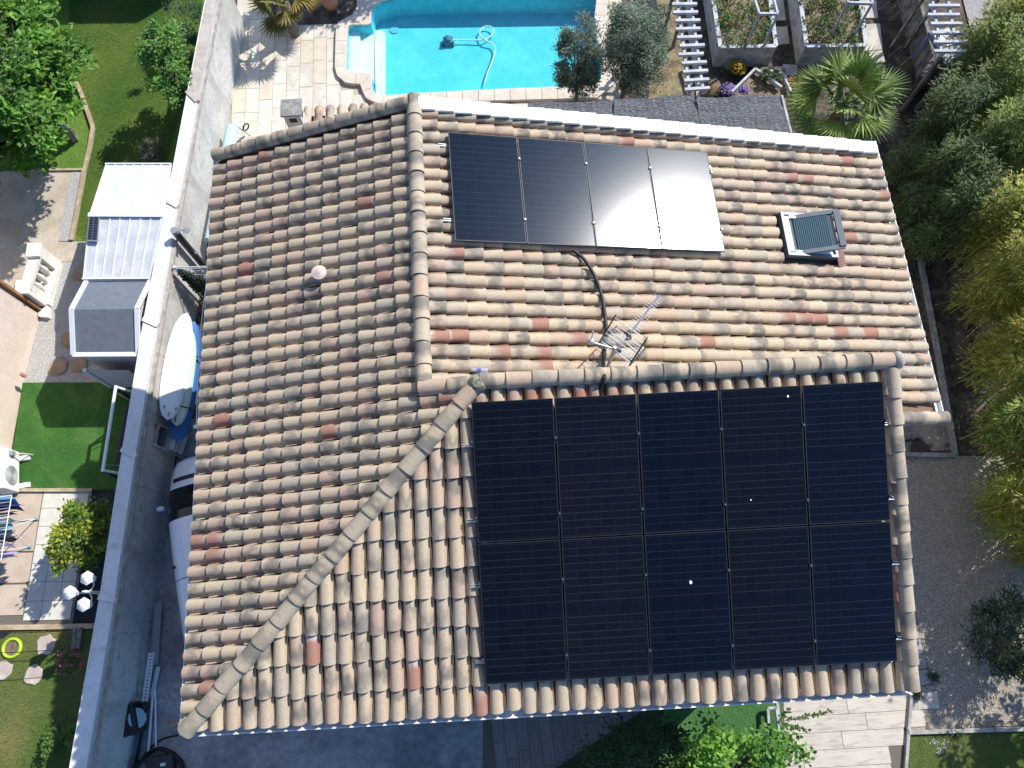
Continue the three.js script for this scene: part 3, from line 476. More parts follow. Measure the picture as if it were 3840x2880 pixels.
// broadleaf tree or shrub: tapered trunk, limbs to clumps, leaves round the clumps
function tree(name, label, cat, base, o) {
  const t = thing(name, label, cat, base, 0, o.group), L = [], wood = [], h = o.h, tr = o.trunk ?? h * 0.4, lean = o.lean || [0, 0];
  const top = [lean[0] * 0.5, tr, lean[1] * 0.5];
  if (tr > 0.15) wood.push(cyl([0, -0.05, 0], top, o.tr || 0.07, (o.tr || 0.07) * 0.7, 8));
  const cx = lean[0], cz = lean[1], cy = o.cy ?? (tr + h) / 2, ry = (h - tr * 0.8) / 2;
  for (let i = 0; i < o.clumps; i++) {
    let u, v, w; do { u = rr(-1, 1); v = rr(-1, 1); w = rr(-1, 1); } while (u * u + v * v + w * w > 1);
    const ln = Math.hypot(u, v, w) || 1, push = Math.pow(ln, 0.5) / ln * rr(0.8, 1.12);
    const c = V(cx + u * push * o.rx, cy + v * push * ry, cz + w * push * o.rz);
    if (i % 2 === 0 && tr > 0.15) { const mid = [top[0] * 0.4 + c.x * 0.6 + rr(-0.1, 0.1), top[1] * 0.45 + c.y * 0.55 - 0.1, top[2] * 0.4 + c.z * 0.6 + rr(-0.1, 0.1)]; wood.push(cyl(top, mid, (o.tr || 0.07) * 0.45, (o.tr || 0.07) * 0.25, 5), cyl(mid, c.toArray(), (o.tr || 0.07) * 0.25, 0.006, 5)); }
    const tone = rr(0.72, 1.3), cr = o.cr * rr(0.7, 1.25), hue = R(), axis = V(u, rr(-0.1, 0.7), w).normalize();
    for (let k = 0; k < o.leaves; k++) {
      const p = V(c.x + gs() * cr, c.y + gs() * cr * (o.flat ?? 0.7), c.z + gs() * cr), dir = V(gs() + axis.x * 0.5, gs() * 0.55 + (o.up ?? 0.15) + axis.y * 0.2, gs() + axis.z * 0.5);
      const cc = hue < (o.mixp ?? 0.25) ? o.c2 : o.c; addLeaf(L, p, dir, o.ll * rr(0.7, 1.25), o.lw * rr(0.75, 1.2), [cc[0] * tone, cc[1] * tone, cc[2] * tone]);
    }
  }
  if (wood.length) mk('trunk', wood, M.bark, t);
  leafMesh('crown', L, o.m || M.leaf, t); return t;
}
function bamboo(label, base, o) {
  const t = thing('bamboo_clump', label, 'bamboo', base, 0, 'bamboo screen along the right boundary'), L = [], canes = [];
  for (let i = 0; i < o.canes; i++) {
    const x0 = gs() * o.r * 0.55, z0 = gs() * o.r * 0.55, h = o.h * rr(0.65, 1.08), lx = (o.lean?.[0] ?? 0) + gs() * 0.55 * o.r, lz = (o.lean?.[1] ?? 0) + gs() * 0.55 * o.r, tone = rr(0.7, 1.35), hue = R();
    const P = (s) => V(x0 + lx * s * s, h * s - 0.12 * h * s * s * s, z0 + lz * s * s);
    canes.push(cyl(P(0).toArray(), P(0.5).toArray(), 0.014, 0.011, 5), cyl(P(0.5).toArray(), P(1).toArray(), 0.011, 0.003, 5));
    for (let k = 0; k < o.leaves; k++) {
      const s = 0.16 + 0.86 * Math.pow(R(), 0.75), q = P(Math.min(s, 1)), sp = o.spread * (1.1 - s * 0.75) , th = R() * 6.283, out = V(Math.cos(th), 0, Math.sin(th)), rad = sp * Math.sqrt(R());
      q.addScaledVector(out, rad); q.y += rr(-0.12, 0.12) - rad * 0.2;
      const c = mixc(o.c, o.c2, Math.min(1, Math.max(0, hue * 0.6 + gs() * 0.35 + 0.15)));
      addLeaf(L, q, V(out.x + gs() * 0.5, rr(-0.55, 0.35), out.z + gs() * 0.5), rr(0.1, 0.2), rr(0.011, 0.019), [c[0] * tone, c[1] * tone, c[2] * tone]);
    }
  }
  mk('canes', canes, M.cane, t).userData.kind = 'stuff'; leafMesh('foliage', L, M.leaf, t); return t;
}
function fanPalm(label, base, o) {
  const t = thing('fan_palm', label, 'palm tree', base);
  mk('trunk', [cyl([0, 0, 0], [0, o.h, 0], 0.17, 0.14, 12)], M.bark, t);
  for (let i = 0; i < o.n; i++) {
    const L = [], th = i * 2.4 + rr(-0.2, 0.2), el = 1.3 - 1.7 * (i / o.n) + rr(-0.15, 0.15), dir = V(Math.cos(th) * Math.cos(el), Math.sin(el), Math.sin(th) * Math.cos(el)), pl = o.pet * rr(0.8, 1.15), hub = V(0, o.h + 0.05, 0).addScaledVector(dir, pl); hub.y -= pl * pl * 0.12;
    const side = V(-Math.sin(th), 0, Math.cos(th)), bl = o.len * rr(0.8, 1.1), nrm = side.clone().cross(dir), c = mixc(o.c, o.c2, R() * 0.9), tone = rr(0.75, 1.3), nL = 24;
    for (let k = 0; k < nL; k++) {
      const a = (k / (nL - 1) - 0.5) * 2.9, d = dir.clone().multiplyScalar(Math.cos(a)).addScaledVector(side, Math.sin(a)), len = bl * (0.72 + 0.28 * Math.cos(a * 0.8)), sd = d.clone().cross(nrm).normalize().multiplyScalar(0.027).addScaledVector(nrm, (k % 2 ? 1 : -1) * 0.02), kk = tone * rr(0.62, 0.86);
      d.y -= 0.22 + 0.1 * Math.abs(a); L.push(hub.x, hub.y, hub.z, d.x * len, d.y * len, d.z * len, sd.x, sd.y, sd.z, c[0] * kk, c[1] * kk, c[2] * kk);
    }
    const f = leafMesh('frond', L, M.leafGloss, t); mk('stalk', [cyl([0, o.h, 0], hub.toArray(), 0.016, 0.009, 5)], mat([0.1, 0.16, 0.03], 0.6), f);
  }
  return t;
}

// ---------- the ground ----------
// paved terrace round the pool
const poolIn = [[-2.866,-17.37],[-2.703,-17.56],[-2.097,-17.721],[3.674,-17.427],[3.503,-16.535],[3.53,-14.759],[3.468,-14.419],[3.257,-14.247],[0.98,-14.295],[-0.894,-14.315],[-2.482,-14.309],[-2.711,-14.332],[-2.838,-14.418],[-2.9,-14.576],[-2.896,-14.886],[-2.946,-15.046],[-3.061,-15.116],[-3.377,-15.114],[-3.539,-15.165],[-3.603,-15.311],[-3.56,-16.739],[-3.494,-16.8],[-2.979,-16.765],[-2.899,-16.808]];
struct('ground', sheet([[-150, -150], [150, -150], [150, 150], [-150, 150]], -0.03, 4, [poolIn]), M.soil);
const poolOut = [[-3.213,-17.244],[-3.143,-17.658],[-2.693,-18.221],[4.128,-17.874],[3.891,-16.674],[3.858,-14.423],[3.73,-13.968],[3.431,-13.819],[0.953,-13.913],[-2.118,-14.016],[-2.792,-14.047],[-2.969,-14.151],[-3.12,-14.36],[-3.219,-14.737],[-3.54,-14.759],[-3.797,-14.917],[-3.926,-15.27],[-3.897,-16.713],[-3.772,-17.033],[-3.546,-17.15],[-3.28,-17.149]];
const terr = [[-6.631,-17.995],[-6.18,-18.995],[-3.725,-18.827],[-3.993,-17.31],[-3.793,-16.798],[-3.193,-17.088],[3.913,-18.304],[4.322,-18.276],[4.012,-13.721],[2.016,-12.211],[-6.726,-12.81],[-6.768,-13.776]];
M.joint = mat([0.14, 0.12, 0.095], 0.95);
const terrace = struct('pool_terrace', sheet([[-6.631,-17.995],[-6.18,-18.995],[4.39,-18.271],[4.021,-13.797],[1.766,-12.228],[-7.03,-11.401],[-7.051,-11.825]], -0.012, 2, [poolIn]), mat([0.42, 0.37, 0.29], 0.95));
{
  const slabM = [0, 1, 2, 3].map((i) => grain(256, [[0.54, 0.48, 0.385], [0.58, 0.52, 0.42], [0.53, 0.46, 0.34], [0.56, 0.51, 0.43]][i], [[0.62, 0.57, 0.48], [0.65, 0.6, 0.5], [0.6, 0.53, 0.41], [0.63, 0.58, 0.5]][i], 4, 0.14, 101 + i, { extra: (c, u, v) => mixc(c, [0.3, 0.26, 0.19], sm(0.66, 0.85, fbm(u, v, 5, 4, 130 + i)) * 0.35) }));
  const W = 0.372, Lg = 0.8, poly = [[-6.59,-17.993],[-6.112,-18.991],[4.39,-18.271],[4.012,-13.721],[1.766,-12.228],[-6.976,-12.827],[-6.732,-13.819]], bed = [[-5.894,-18.976],[-5.81,-16.97],[-3.793,-16.93],[-3.324,-17.431],[-3.248,-18.794]]; let n = 0;
  const geos = [0, 1, 2].map((i) => { const g = rbx(W - 0.008, 0.05, Lg - 0.008, 0.006); const u = g.attributes.uv; for (let k = 0; k < u.count; k++) u.setXY(k, u.getX(k) * 0.45 + i * 0.3, u.getY(k) * 0.9); return g; });
  for (let c = -30; c < 30; c++) for (let r = -30; r < 0; r++) {
    const x = c * W + 0.1, z = r * Lg + (hsh(c, 3, 7) * Lg) - 6;
    if (!inside(x, z, poly) || inside(x, z, poolOut) || inside(x, z, bed) || z > -9.2 && x > -5) continue;
    if (n++ > 296) continue;
    mk('paving_slab', geos[Math.floor(hsh(c, r, 9) * 3)], slabM[Math.floor(hsh(c, r, 8) * 4)], terrace, [x, -0.012 + hsh(c, r, 6) * 0.006, z]);
  }
  struct('flower_bed', sheet(bed, 0.02, 2), M.soil);
}
// the pool: lined basin, coping stones, water
{
  const t = thing('swimming_pool', 'turquoise swimming pool with rounded corner steps and pale stone coping', 'pool');
  const liner = grain(512, [0.06, 0.52, 0.61], [0.085, 0.58, 0.66], 6, 0.06, 111), fl = poolIn.map((p) => [...p]);
  mk('pool_floor', sheet(fl, -0.62, 3), liner, t);
  const f = []; for (let i = 0; i < fl.length; i++) { const a = fl[i], b = fl[(i + 1) % fl.length]; f.push([[a[0], 0.06, a[1]], [b[0], 0.06, b[1]], [b[0], -0.62, b[1]], [a[0], -0.62, a[1]]]); }
  mk('pool_wall', quads(f), liner, t);
  const stepM = grain(256, [0.66, 0.78, 0.8], [0.72, 0.84, 0.86], 5, 0.05, 112), s0 = [[-3.62,-16.886],[-3.262,-16.861],[-3.273,-15.199],[-3.624,-15.223]], s1 = [[-3.262,-16.861],[-2.903,-16.836],[-2.923,-15.175],[-3.273,-15.199]], s2 = [[-2.887,-17.067],[-2.58,-17.046],[-2.62,-14.638],[-2.878,-14.656]];
  mk('step', prism(s0, -0.63, -0.16), stepM, t); mk('step', prism(s1, -0.63, -0.3), stepM, t); mk('step', prism(s2, -0.63, -0.46), stepM, t);
  const wn = tex(512, 512, (u, v) => 0.6 * fbm(u, v, 9, 3, 113) + 0.4 * fbm(u, v, 30, 2, 114), false);
  mk('water', sheet(fl, -0.03, 2.2), new THREE.MeshPhysicalMaterial({ color: rgb([0.88, 0.98, 0.99]), roughness: 0.03, transmission: 1, thickness: 0, ior: 1.33, bumpMap: wn, bumpScale: 0.09 }), t);
  const stone = grain(256, [0.55, 0.47, 0.38], [0.62, 0.55, 0.46], 4, 0.1, 115);
  // coping stones: the ring between the two outlines, cut into lengths
  const len = (P) => { const d = [0]; for (let i = 1; i <= P.length; i++) { const a = P[i - 1], b = P[i % P.length]; d.push(d[i - 1] + Math.hypot(a[0] - b[0], a[1] - b[1])); } return d; };
  const near = (p, P) => { let best = 1e9, q = null; for (let i = 0; i < P.length; i++) { const a = P[i], b = P[(i + 1) % P.length], dx = b[0] - a[0], dz = b[1] - a[1], s = Math.max(0, Math.min(1, ((p[0] - a[0]) * dx + (p[1] - a[1]) * dz) / (dx * dx + dz * dz))), w = [a[0] + dx * s, a[1] + dz * s], e = Math.hypot(w[0] - p[0], w[1] - p[1]); if (e < best) { best = e; q = w; } } return q; };
  const D = len(poolIn), tot = D[D.length - 1], n = 46, at = (s) => { s = ((s % tot) + tot) % tot; let i = 0; while (D[i + 1] < s) i++; const a = poolIn[i], b = poolIn[(i + 1) % poolIn.length], k = (s - D[i]) / (D[i + 1] - D[i]); return [a[0] + (b[0] - a[0]) * k, a[1] + (b[1] - a[1]) * k]; };
  for (let i = 0; i < n; i++) { const inn = [], out = []; for (let k = 0; k <= 4; k++) { const p = at((i + 0.012 + k / 4 * 0.976) * tot / n), q = near(p, poolOut); inn.push(p); out.push(q); } mk('coping_stone', prism([...inn, ...out.reverse()], -0.02, 0.11), stone, t); }
}
{ // cleaner and its floating hose
  const t = thing('pool_cleaner', 'pool cleaner on the pool floor with a looping white hose', 'pool cleaner', [-0.743,-0.53,-16.61]);
  mk('body', [rbx(0.3, 0.14, 0.26, 0.05, 0, 0, 0), rbx(0.12, 0.08, 0.2, 0.03, 0, 0.1, 0)], mat([0.03, 0.16, 0.2], 0.5), t);
  mk('wheel', [cyl([-0.17, -0.02, 0.1], [-0.13, -0.02, 0.1], 0.07)], M.black, t); mk('wheel', [cyl([0.13, -0.02, 0.1], [0.17, -0.02, 0.1], 0.07)], M.black, t);
  const B = [-0.743,-0.53,-16.61];
  mk('hose', tube([[-0.742,-0.5,-16.583],[-0.51,-0.5,-16.6],[-0.036,-0.5,-16.568],[0.303,-0.5,-16.544],[0.543,-0.5,-16.696],[0.622,-0.5,-16.859],[0.534,-0.5,-17],[0.372,-0.5,-17.028],[0.213,-0.5,-16.887],[0.204,-0.5,-16.719],[0.343,-0.46,-16.506],[0.551,-0.5,-16.377],[0.622,-0.5,-16.206],[0.583,-0.5,-16.01],[0.453,-0.5,-15.641],[0.327,-0.5,-15.325],[0.242,-0.5,-15.008]].map((p) => [p[0] - B[0], p[1] - B[1] - 0.0, p[2] - B[2]]), 0.02, 120, 7), M.white, t);
}
{ const b = [-2.32,-0.61,-17.179]; tag(mk('floor_drain', [cyl([0, 0, 0], [0, 0.02, 0], 0.13, 0.13, 20)], mat([0.1, 0.45, 0.55], 0.5), null, b), 'round drain cover on the pool floor', 'drain'); }
{ // roller for the pool cover
  const a = [-6.539,0.5,-13.343], b = [-6.937,0.5,-9.886], t = thing('pool_cover_roller', 'pale teal pool cover rolled on its tube beside the long wall', 'pool cover');
  mk('rolled_cover', [cyl(lerp3(a, b, 0.03), b, 0.16, 0.16, 20)], M.teal, t); mk('tube', [cyl(lerp3(a, b, -0.05), lerp3(a, b, 1.12), 0.045, 0.045, 10)], M.white, t);
  const w = [-6.362,0.3,-13.377]; mk('hand_wheel', [(() => { const g = new THREE.TorusGeometry(0.1, 0.02, 6, 18); g.rotateY(0.9); g.translate(w[0] + 0.1, 0.3, w[2]); return g; })()], M.black, t);
  mk('trestle', [cyl([a[0] - 0.3, 0, a[2] + 0.15], off(a, 0, 0.05, 0), 0.018), cyl([a[0] + 0.34, 0.1, a[2] + 0.1], off(a, 0, 0.05, 0), 0.018), cyl([b[0] - 0.3, 0, b[2]], off(b, 0, 0.0, 0), 0.018), cyl([b[0] + 0.3, 0, b[2]], off(b, 0, 0.0, 0), 0.018)], M.alu, t);
}
{ const b = [-4.034,0,-17.514]; const t = thing('terracotta_pot', 'terracotta jar standing in the dark bed beside the pool', 'pot', b); const g = new THREE.LatheGeometry([[0, 0], [0.14, 0], [0.24, 0.25], [0.25, 0.4], [0.16, 0.55], [0.19, 0.6], [0.17, 0.6], [0.13, 0.52]].map((p) => new THREE.Vector2(...p)), 20); mk('jar', g, M.terracotta, t); }
fanPalm('yellowing fan palm at the top edge beside the pool bed', [[-5.079,1.2,-16.675][0], 0, [-5.079,1.2,-16.675][2]], { h: 1.2, n: 16, pet: 0.5, len: 0.6, c: [0.1, 0.14, 0.02], c2: [0.42, 0.3, 0.03] });
// two olive trees between pool and kitchen garden
const olive = { c: [0.16, 0.215, 0.13], c2: [0.26, 0.32, 0.22], ll: 0.09, lw: 0.014, m: M.leafMatte, up: 0.3, flat: 0.85, mixp: 0.4 };
tree('olive_tree', 'small olive tree reaching over the pool corner', 'tree', [2.74,0,-13.884], { ...olive, h: 2.7, trunk: 0.8, rx: 0.6, rz: 0.62, clumps: 44, cr: 0.19, leaves: 230, group: 'olive trees by the pool', tr: 0.06, lean: [-0.1, 0.2] });
tree('olive_tree', 'larger dense olive tree beside the slatted pergola', 'tree', [4.038,0,-13.95], { ...olive, h: 3.2, trunk: 0.8, rx: 0.75, rz: 1.0, clumps: 80, cr: 0.22, leaves: 240, group: 'olive trees by the pool', tr: 0.08, lean: [0.05, 0.1] });
// kitchen garden ground
struct('garden_path', sheet([[4.39,-18.271],[13.596,-17.64],[12.757,-11.475],[3.827,-12.087]], -0.008, 3), M.litter);
struct('garden_soil', sheet([[5.549,-18.191],[6.095,-18.154],[6.006,-13.661],[4.725,-13.748]], 0.004, 2), grain(512, [0.13, 0.1, 0.05], [0.24, 0.19, 0.1], 9, 0.6, 121, { bump: 0.02 }));
{ // stone setts and slabs along the paths
  const sl = grain(256, [0.4, 0.37, 0.31], [0.52, 0.48, 0.41], 5, 0.2, 122); let i = 0;
  for (const q of [[[6.246,-17.453],[6.408,-17.442],[6.321,-16.436],[6.174,-16.446]], [[6.178,-16.38],[6.325,-16.37],[6.288,-15.455],[6.117,-15.466]], [[6.148,-15.399],[6.292,-15.39],[6.256,-14.499],[6.088,-14.511]], [[6.116,-14.43],[6.245,-14.421],[6.224,-13.646],[6.07,-13.656]], [[8.77,-17.11],[9.08,-17.089],[9.011,-16.169],[8.678,-16.192]], [[8.662,-15.945],[9.012,-15.954],[8.97,-15.352],[8.62,-15.327]], [[8.242,-14.6],[8.632,-14.573],[8.642,-14.336],[8.227,-14.364]], [[11.048,-16.954],[11.776,-16.904],[11.677,-16.069],[10.957,-16.119]], [[11.013,-15.866],[11.688,-15.87],[11.57,-14.963],[10.927,-14.943]], [[11.163,-14.927],[11.55,-14.933],[11.555,-14.532],[11.12,-14.482]], [[7.018,-14.763],[7.474,-14.732],[7.474,-14.573],[7.033,-14.604]], [[8.646,-14.652],[9.057,-14.592],[8.999,-14.28],[8.654,-14.256]]])
    tag(mk('path_slab', prism(q, -0.02, 0.03), sl), ['pale narrow stone strip under the slatted pergola, farthest', 'pale narrow stone strip under the slatted pergola, second', 'pale narrow stone strip under the slatted pergola, third', 'pale narrow stone strip under the slatted pergola, nearest', 'pale path slab between the two raised beds, farthest', 'pale path slab between the two raised beds, shaded middle one', 'thin path slab below the gap between raised beds', 'sunlit path slab right of the right raised bed, farthest', 'sunlit path slab right of the right raised bed, middle one', 'small path slab right of the right raised bed, nearest', 'thin pale slab behind the yellow flowers', 'square pale slab beside the fan palm'][i++], 'slab', 'slabs on the kitchen garden paths');
}
// slatted pergolas seen from above
function pergola(label, corners, n, h, ext) {   // corners: far-left, far-right, near-right, near-left at beam height
  const [a, b, c, d] = corners, t = thing('slatted_pergola', label, 'pergola', [0, 0, 0], 0, 'white slatted pergolas');
  mk('beam', [bar(a, d, 0.06, 0.09)], M.greyWood2, t); mk('beam', [bar(b, c, 0.06, 0.09)], M.greyWood2, t);
  for (let i = 0; i < n; i++) { const k = (i + 0.3) / (n - 0.4), p = lerp3(a, d, k), q = lerp3(b, c, k), e = A3(q).sub(A3(p)).normalize().multiplyScalar(ext), w = rr(-0.03, 0.03); mk('slat', [bar([p[0] - e.x + w, p[1] + 0.085, p[2] - e.z], [q[0] + e.x + w, q[1] + 0.085, q[2] + e.z], 0.075, 0.07)], M.greyWood2, t); }
  for (const p of [a, b, c, d]) mk('post', [bar([p[0], 0, p[2]], [p[0], p[1] - 0.05, p[2]], 0.08, 0.08)], M.oldWood, t);
}
M.greyWood2 = grain(256, [0.42, 0.43, 0.45], [0.54, 0.55, 0.57], 6, 0.18, 123);
pergola('slatted pergola beside the olive trees', [[5.281,2.1,-15.485], [5.639,2.1,-15.461], [5.538,2.1,-12.209], [5.205,2.1,-12.205]], 13, 2.1, 0.14);
pergola('slatted pergola by the pale gravel in the far corner', [[11.843,2.1,-15.036], [12.249,2.1,-15.008], [12.03,2.1,-12.875], [11.638,2.1,-12.901]], 8, 2.1, 0.2);
// galvanised tubes stacked upright beside the olive
{ const t = thing('stacked_tubes', 'bundle of galvanised tubes leaning behind the olive tree', 'tubes'); for (let i = 0; i < 6; i++) mk('tube', [cyl(lerp3([4.646,1.6,-16.112], [4.892,1.6,-16.095], i / 5), lerp3([5.088,0.2,-15.68], [5.323,0.2,-15.664], i / 5), 0.022)], M.alu, t); }
// raised beds
function raisedBed(label, q, h, frameTop) {   // q: four ground corners far-left, far-right, near-right, near-left at top height
  const t = thing('raised_bed', label, 'planter', [0, 0, 0], 0, 'raised vegetable beds');
  for (let i = 0; i < 4; i++) { const a = q[i], b = q[(i + 1) % 4]; for (let k = 0; k < 3; k++) mk('board', [bar([a[0], h * (k + 0.5) / 3, a[2]], [b[0], h * (k + 0.5) / 3, b[2]], 0.045, h / 3 - 0.006)], M.greyWood, t); mk('rim_board', [bar([a[0], h + 0.015, a[2]], [b[0], h + 0.015, b[2]], 0.11, 0.03)], M.greyWood2, t); }
  mk('soil', sheet(q.map((p) => [p[0], p[2]]), h - 0.08, 1), M.soilLit, t);
  const L = []; for (let i = 0; i < 150; i++) { const u = R(), v = R(), a = lerp3(q[0], q[1], u), b = lerp3(q[3], q[2], u), p = lerp3(a, b, v), c = R() < 0.3 ? [0.3, 0.25, 0.06] : [0.14, 0.26, 0.05], n = R() < 0.3 ? 40 : 14; for (let k = 0; k < n; k++) addLeaf(L, V(p[0] + gs() * 0.1, h - 0.06 + R() * 0.16, p[2] + gs() * 0.1), V(gs(), rr(0.1, 1), gs()), rr(0.05, 0.12), 0.02, c); }
  leafMesh('vegetables', L, M.leaf, t).userData.kind = 'stuff';
  const f = frameTop; if (f) { for (let i = 0; i < 4; i++) mk('trellis_rail', [bar(f[i], f[(i + 1) % 4], 0.05, 0.07)], M.greyWood2, t); mk('trellis_rail', [bar(lerp3(f[3], f[0], 0.55), lerp3(f[2], f[1], 0.55), 0.05, 0.06)], M.greyWood2, t); for (const i of [2, 3]) mk('trellis_post', [bar([f[i][0], h, f[i][2]], f[i], 0.05, 0.05)], M.greyWood2, t); }
}
M.soilLit = grain(512, [0.15, 0.11, 0.07], [0.26, 0.2, 0.13], 9, 0.6, 124, { bump: 0.02 });
raisedBed('left raised bed of dark boards with seedlings and a trellis', [[6.766,0.75,-17.326], [8.386,0.75,-17.215], [8.214,0.75,-14.653], [6.698,0.75,-14.726]], 0.75, [[7.319,1.9,-15.778], [7.828,1.9,-15.743], [7.886,1.9,-14.677], [7.408,1.9,-14.71]]);
raisedBed('right raised bed with brown stalks, nearest the dark fence', [[9.235,0.75,-17.156], [10.933,0.75,-17.04], [10.662,0.75,-14.516], [9.044,0.75,-14.596]], 0.75, [[9.678,1.9,-15.771], [10.407,1.9,-15.721], [10.389,1.9,-14.836], [9.772,1.9,-14.908]]);
{ // small pointed bed with flowers around it
  const t = thing('pointed_bed', 'pointed timber framed bed between the flowers and the brushwood canopy', 'planter'), q = [[7.719,0.3,-14.302], [8.339,0.3,-13.643], [8.445,0.3,-14.097], [7.813,0.3,-14.172], [6.948,0.3,-13.586], [8.423,0.3,-13.258]];
  mk('frame_rail', [bar(q[0], q[4], 0.06, 0.12)], M.greyWood2, t); mk('frame_rail', [bar(q[0], q[1], 0.06, 0.12)], M.greyWood2, t); mk('frame_rail', [bar(q[2], off(q[2], 0.12, 0, 0.6), 0.06, 0.12)], M.greyWood2, t); mk('frame_rail', [bar(off(q[0], 0.25, 0, 0.05), q[2], 0.06, 0.12)], M.greyWood2, t);
  mk('soil', sheet([[7.804,-14.503],[8.622,-14.368],[8.579,-13.408],[6.955,-13.519]], 0.18, 1), M.soilLit, t);
}
function flowers(label, base, r, h, cFl, cLf, n) { const t = thing('flower_clump', label, 'flowers', base, 0, 'flowering clumps in the kitchen garden'), L = [], F = []; for (let i = 0; i < n * 2; i++) addLeaf(L, V(gs() * r * 0.6, h * R() * 0.7, gs() * r * 0.6), V(gs(), 0.6, gs()), 0.09, 0.014, cLf); for (let i = 0; i < n; i++) { const th = R() * 6.283, q = r * Math.sqrt(R()), c = V(Math.cos(th) * q, h * (1 - 0.5 * q * q / r / r) + rr(-0.03, 0.03), Math.sin(th) * q); for (let k = 0; k < 6; k++) { const a = k * 1.05; addLeaf(F, c, V(Math.cos(a), 0.25, Math.sin(a)), 0.035, 0.013, cFl); } } leafMesh('leaves', L, M.leaf, t); leafMesh('blossom', F, M.leafMatte, t); }
flowers('round clump of bright yellow flowers', [7.268,0,-14.43], 0.24, 0.42, [0.75, 0.5, 0.02], [0.06, 0.1, 0.02], 170);
flowers('larger mound of violet flowers by the brushwood canopy', [6.97,0,-13.78], 0.26, 0.25, [0.42, 0.26, 0.6], [0.05, 0.09, 0.04], 150);
flowers('smaller mound of violet flowers by the brushwood canopy', [7.365,0,-13.737], 0.17, 0.25, [0.42, 0.26, 0.6], [0.05, 0.09, 0.04], 80);
flowers('orange flowers beside the fan palm', [8.605,0,-13.838], 0.16, 0.4, [0.7, 0.3, 0.08], [0.08, 0.14, 0.05], 60);
tree('tomato_plant', 'leafy green plant inside the pointed bed', 'plant', [8.084,0.15,-13.968], { h: 0.4, trunk: 0.1, rx: 0.25, rz: 0.22, clumps: 12, cr: 0.07, leaves: 50, ll: 0.07, lw: 0.022, c: [0.07, 0.16, 0.02], c2: [0.12, 0.22, 0.03], tr: 0.01 });
{ const t = thing('straw_heap', 'flat stone topped with straw beside the slatted pergola', 'straw'); mk('stone', prism([[6.167,-13.881],[6.682,-14.281],[6.782,-13.994],[6.397,-13.68]], 0, 0.12), M.soilLit, t); const L = []; const b = [6.467,0.12,-13.918]; for (let i = 0; i < 500; i++) addLeaf(L, V(b[0] + gs() * 0.2, 0.12 + R() * 0.04, b[2] + gs() * 0.2), V(gs(), 0.05, gs()), 0.1, 0.004, [0.35, 0.25, 0.1]); leafMesh('straw', L, M.leafMatte, t).userData.kind = 'stuff'; }
// timber fence right of the beds
{
  const a = [12.402,0,-17.375], b = [12.32,0,-13.614], t = thing('board_fence', 'weathered board fence with a pale top rail right of the raised beds', 'fence');
  for (let i = 0; i < 14; i++) { const p = lerp3(a, b, i / 14 + 0.004), q = lerp3(a, b, (i + 1) / 14 - 0.004); mk('board', [bar([p[0], 0.45, p[2]], [q[0], 0.45, q[2]], 0.03, 0.9)], M.oldWood, t); }
  mk('top_rail', [bar([a[0], 0.92, a[2]], [b[0], 0.92, b[2]], 0.09, 0.04)], M.oldWood, t); for (let i = 0; i < 4; i++) { const p = lerp3(a, b, i / 3); mk('post', [bx(0.08, 0.9, 0.08, p[0] + 0.06, 0.45, p[2])], M.oldWood, t); }
}
{ // low brown fence and the pale side wall beyond
  const t = thing('brown_wall', 'low brown wall with a dark rail behind the palm', 'wall'), a = [11.72,0,-13.162], b = [13.189,0,-14.82]; mk('panel', [bar([a[0], 0.5, a[2]], [b[0], 0.5, b[2]], 0.08, 1.0)], mat([0.12, 0.08, 0.065], 0.8), t); mk('rail', [bar([a[0], 1.03, a[2]], [b[0], 1.03, b[2]], 0.12, 0.06)], mat([0.07, 0.045, 0.038], 0.7), t);
  const u = thing('white_box', 'white and blue box standing half under the bamboo', 'box', [12.747,0,-13.976], 0.2); mk('body', [rbx(0.6, 1.0, 1.5, 0.03, 0, 0.5, 0)], mat([0.13, 0.18, 0.3], 0.5), u); mk('lid', [rbx(0.5, 0.04, 0.5, 0.01, 0, 1.02, -0.4)], M.white, u);
}
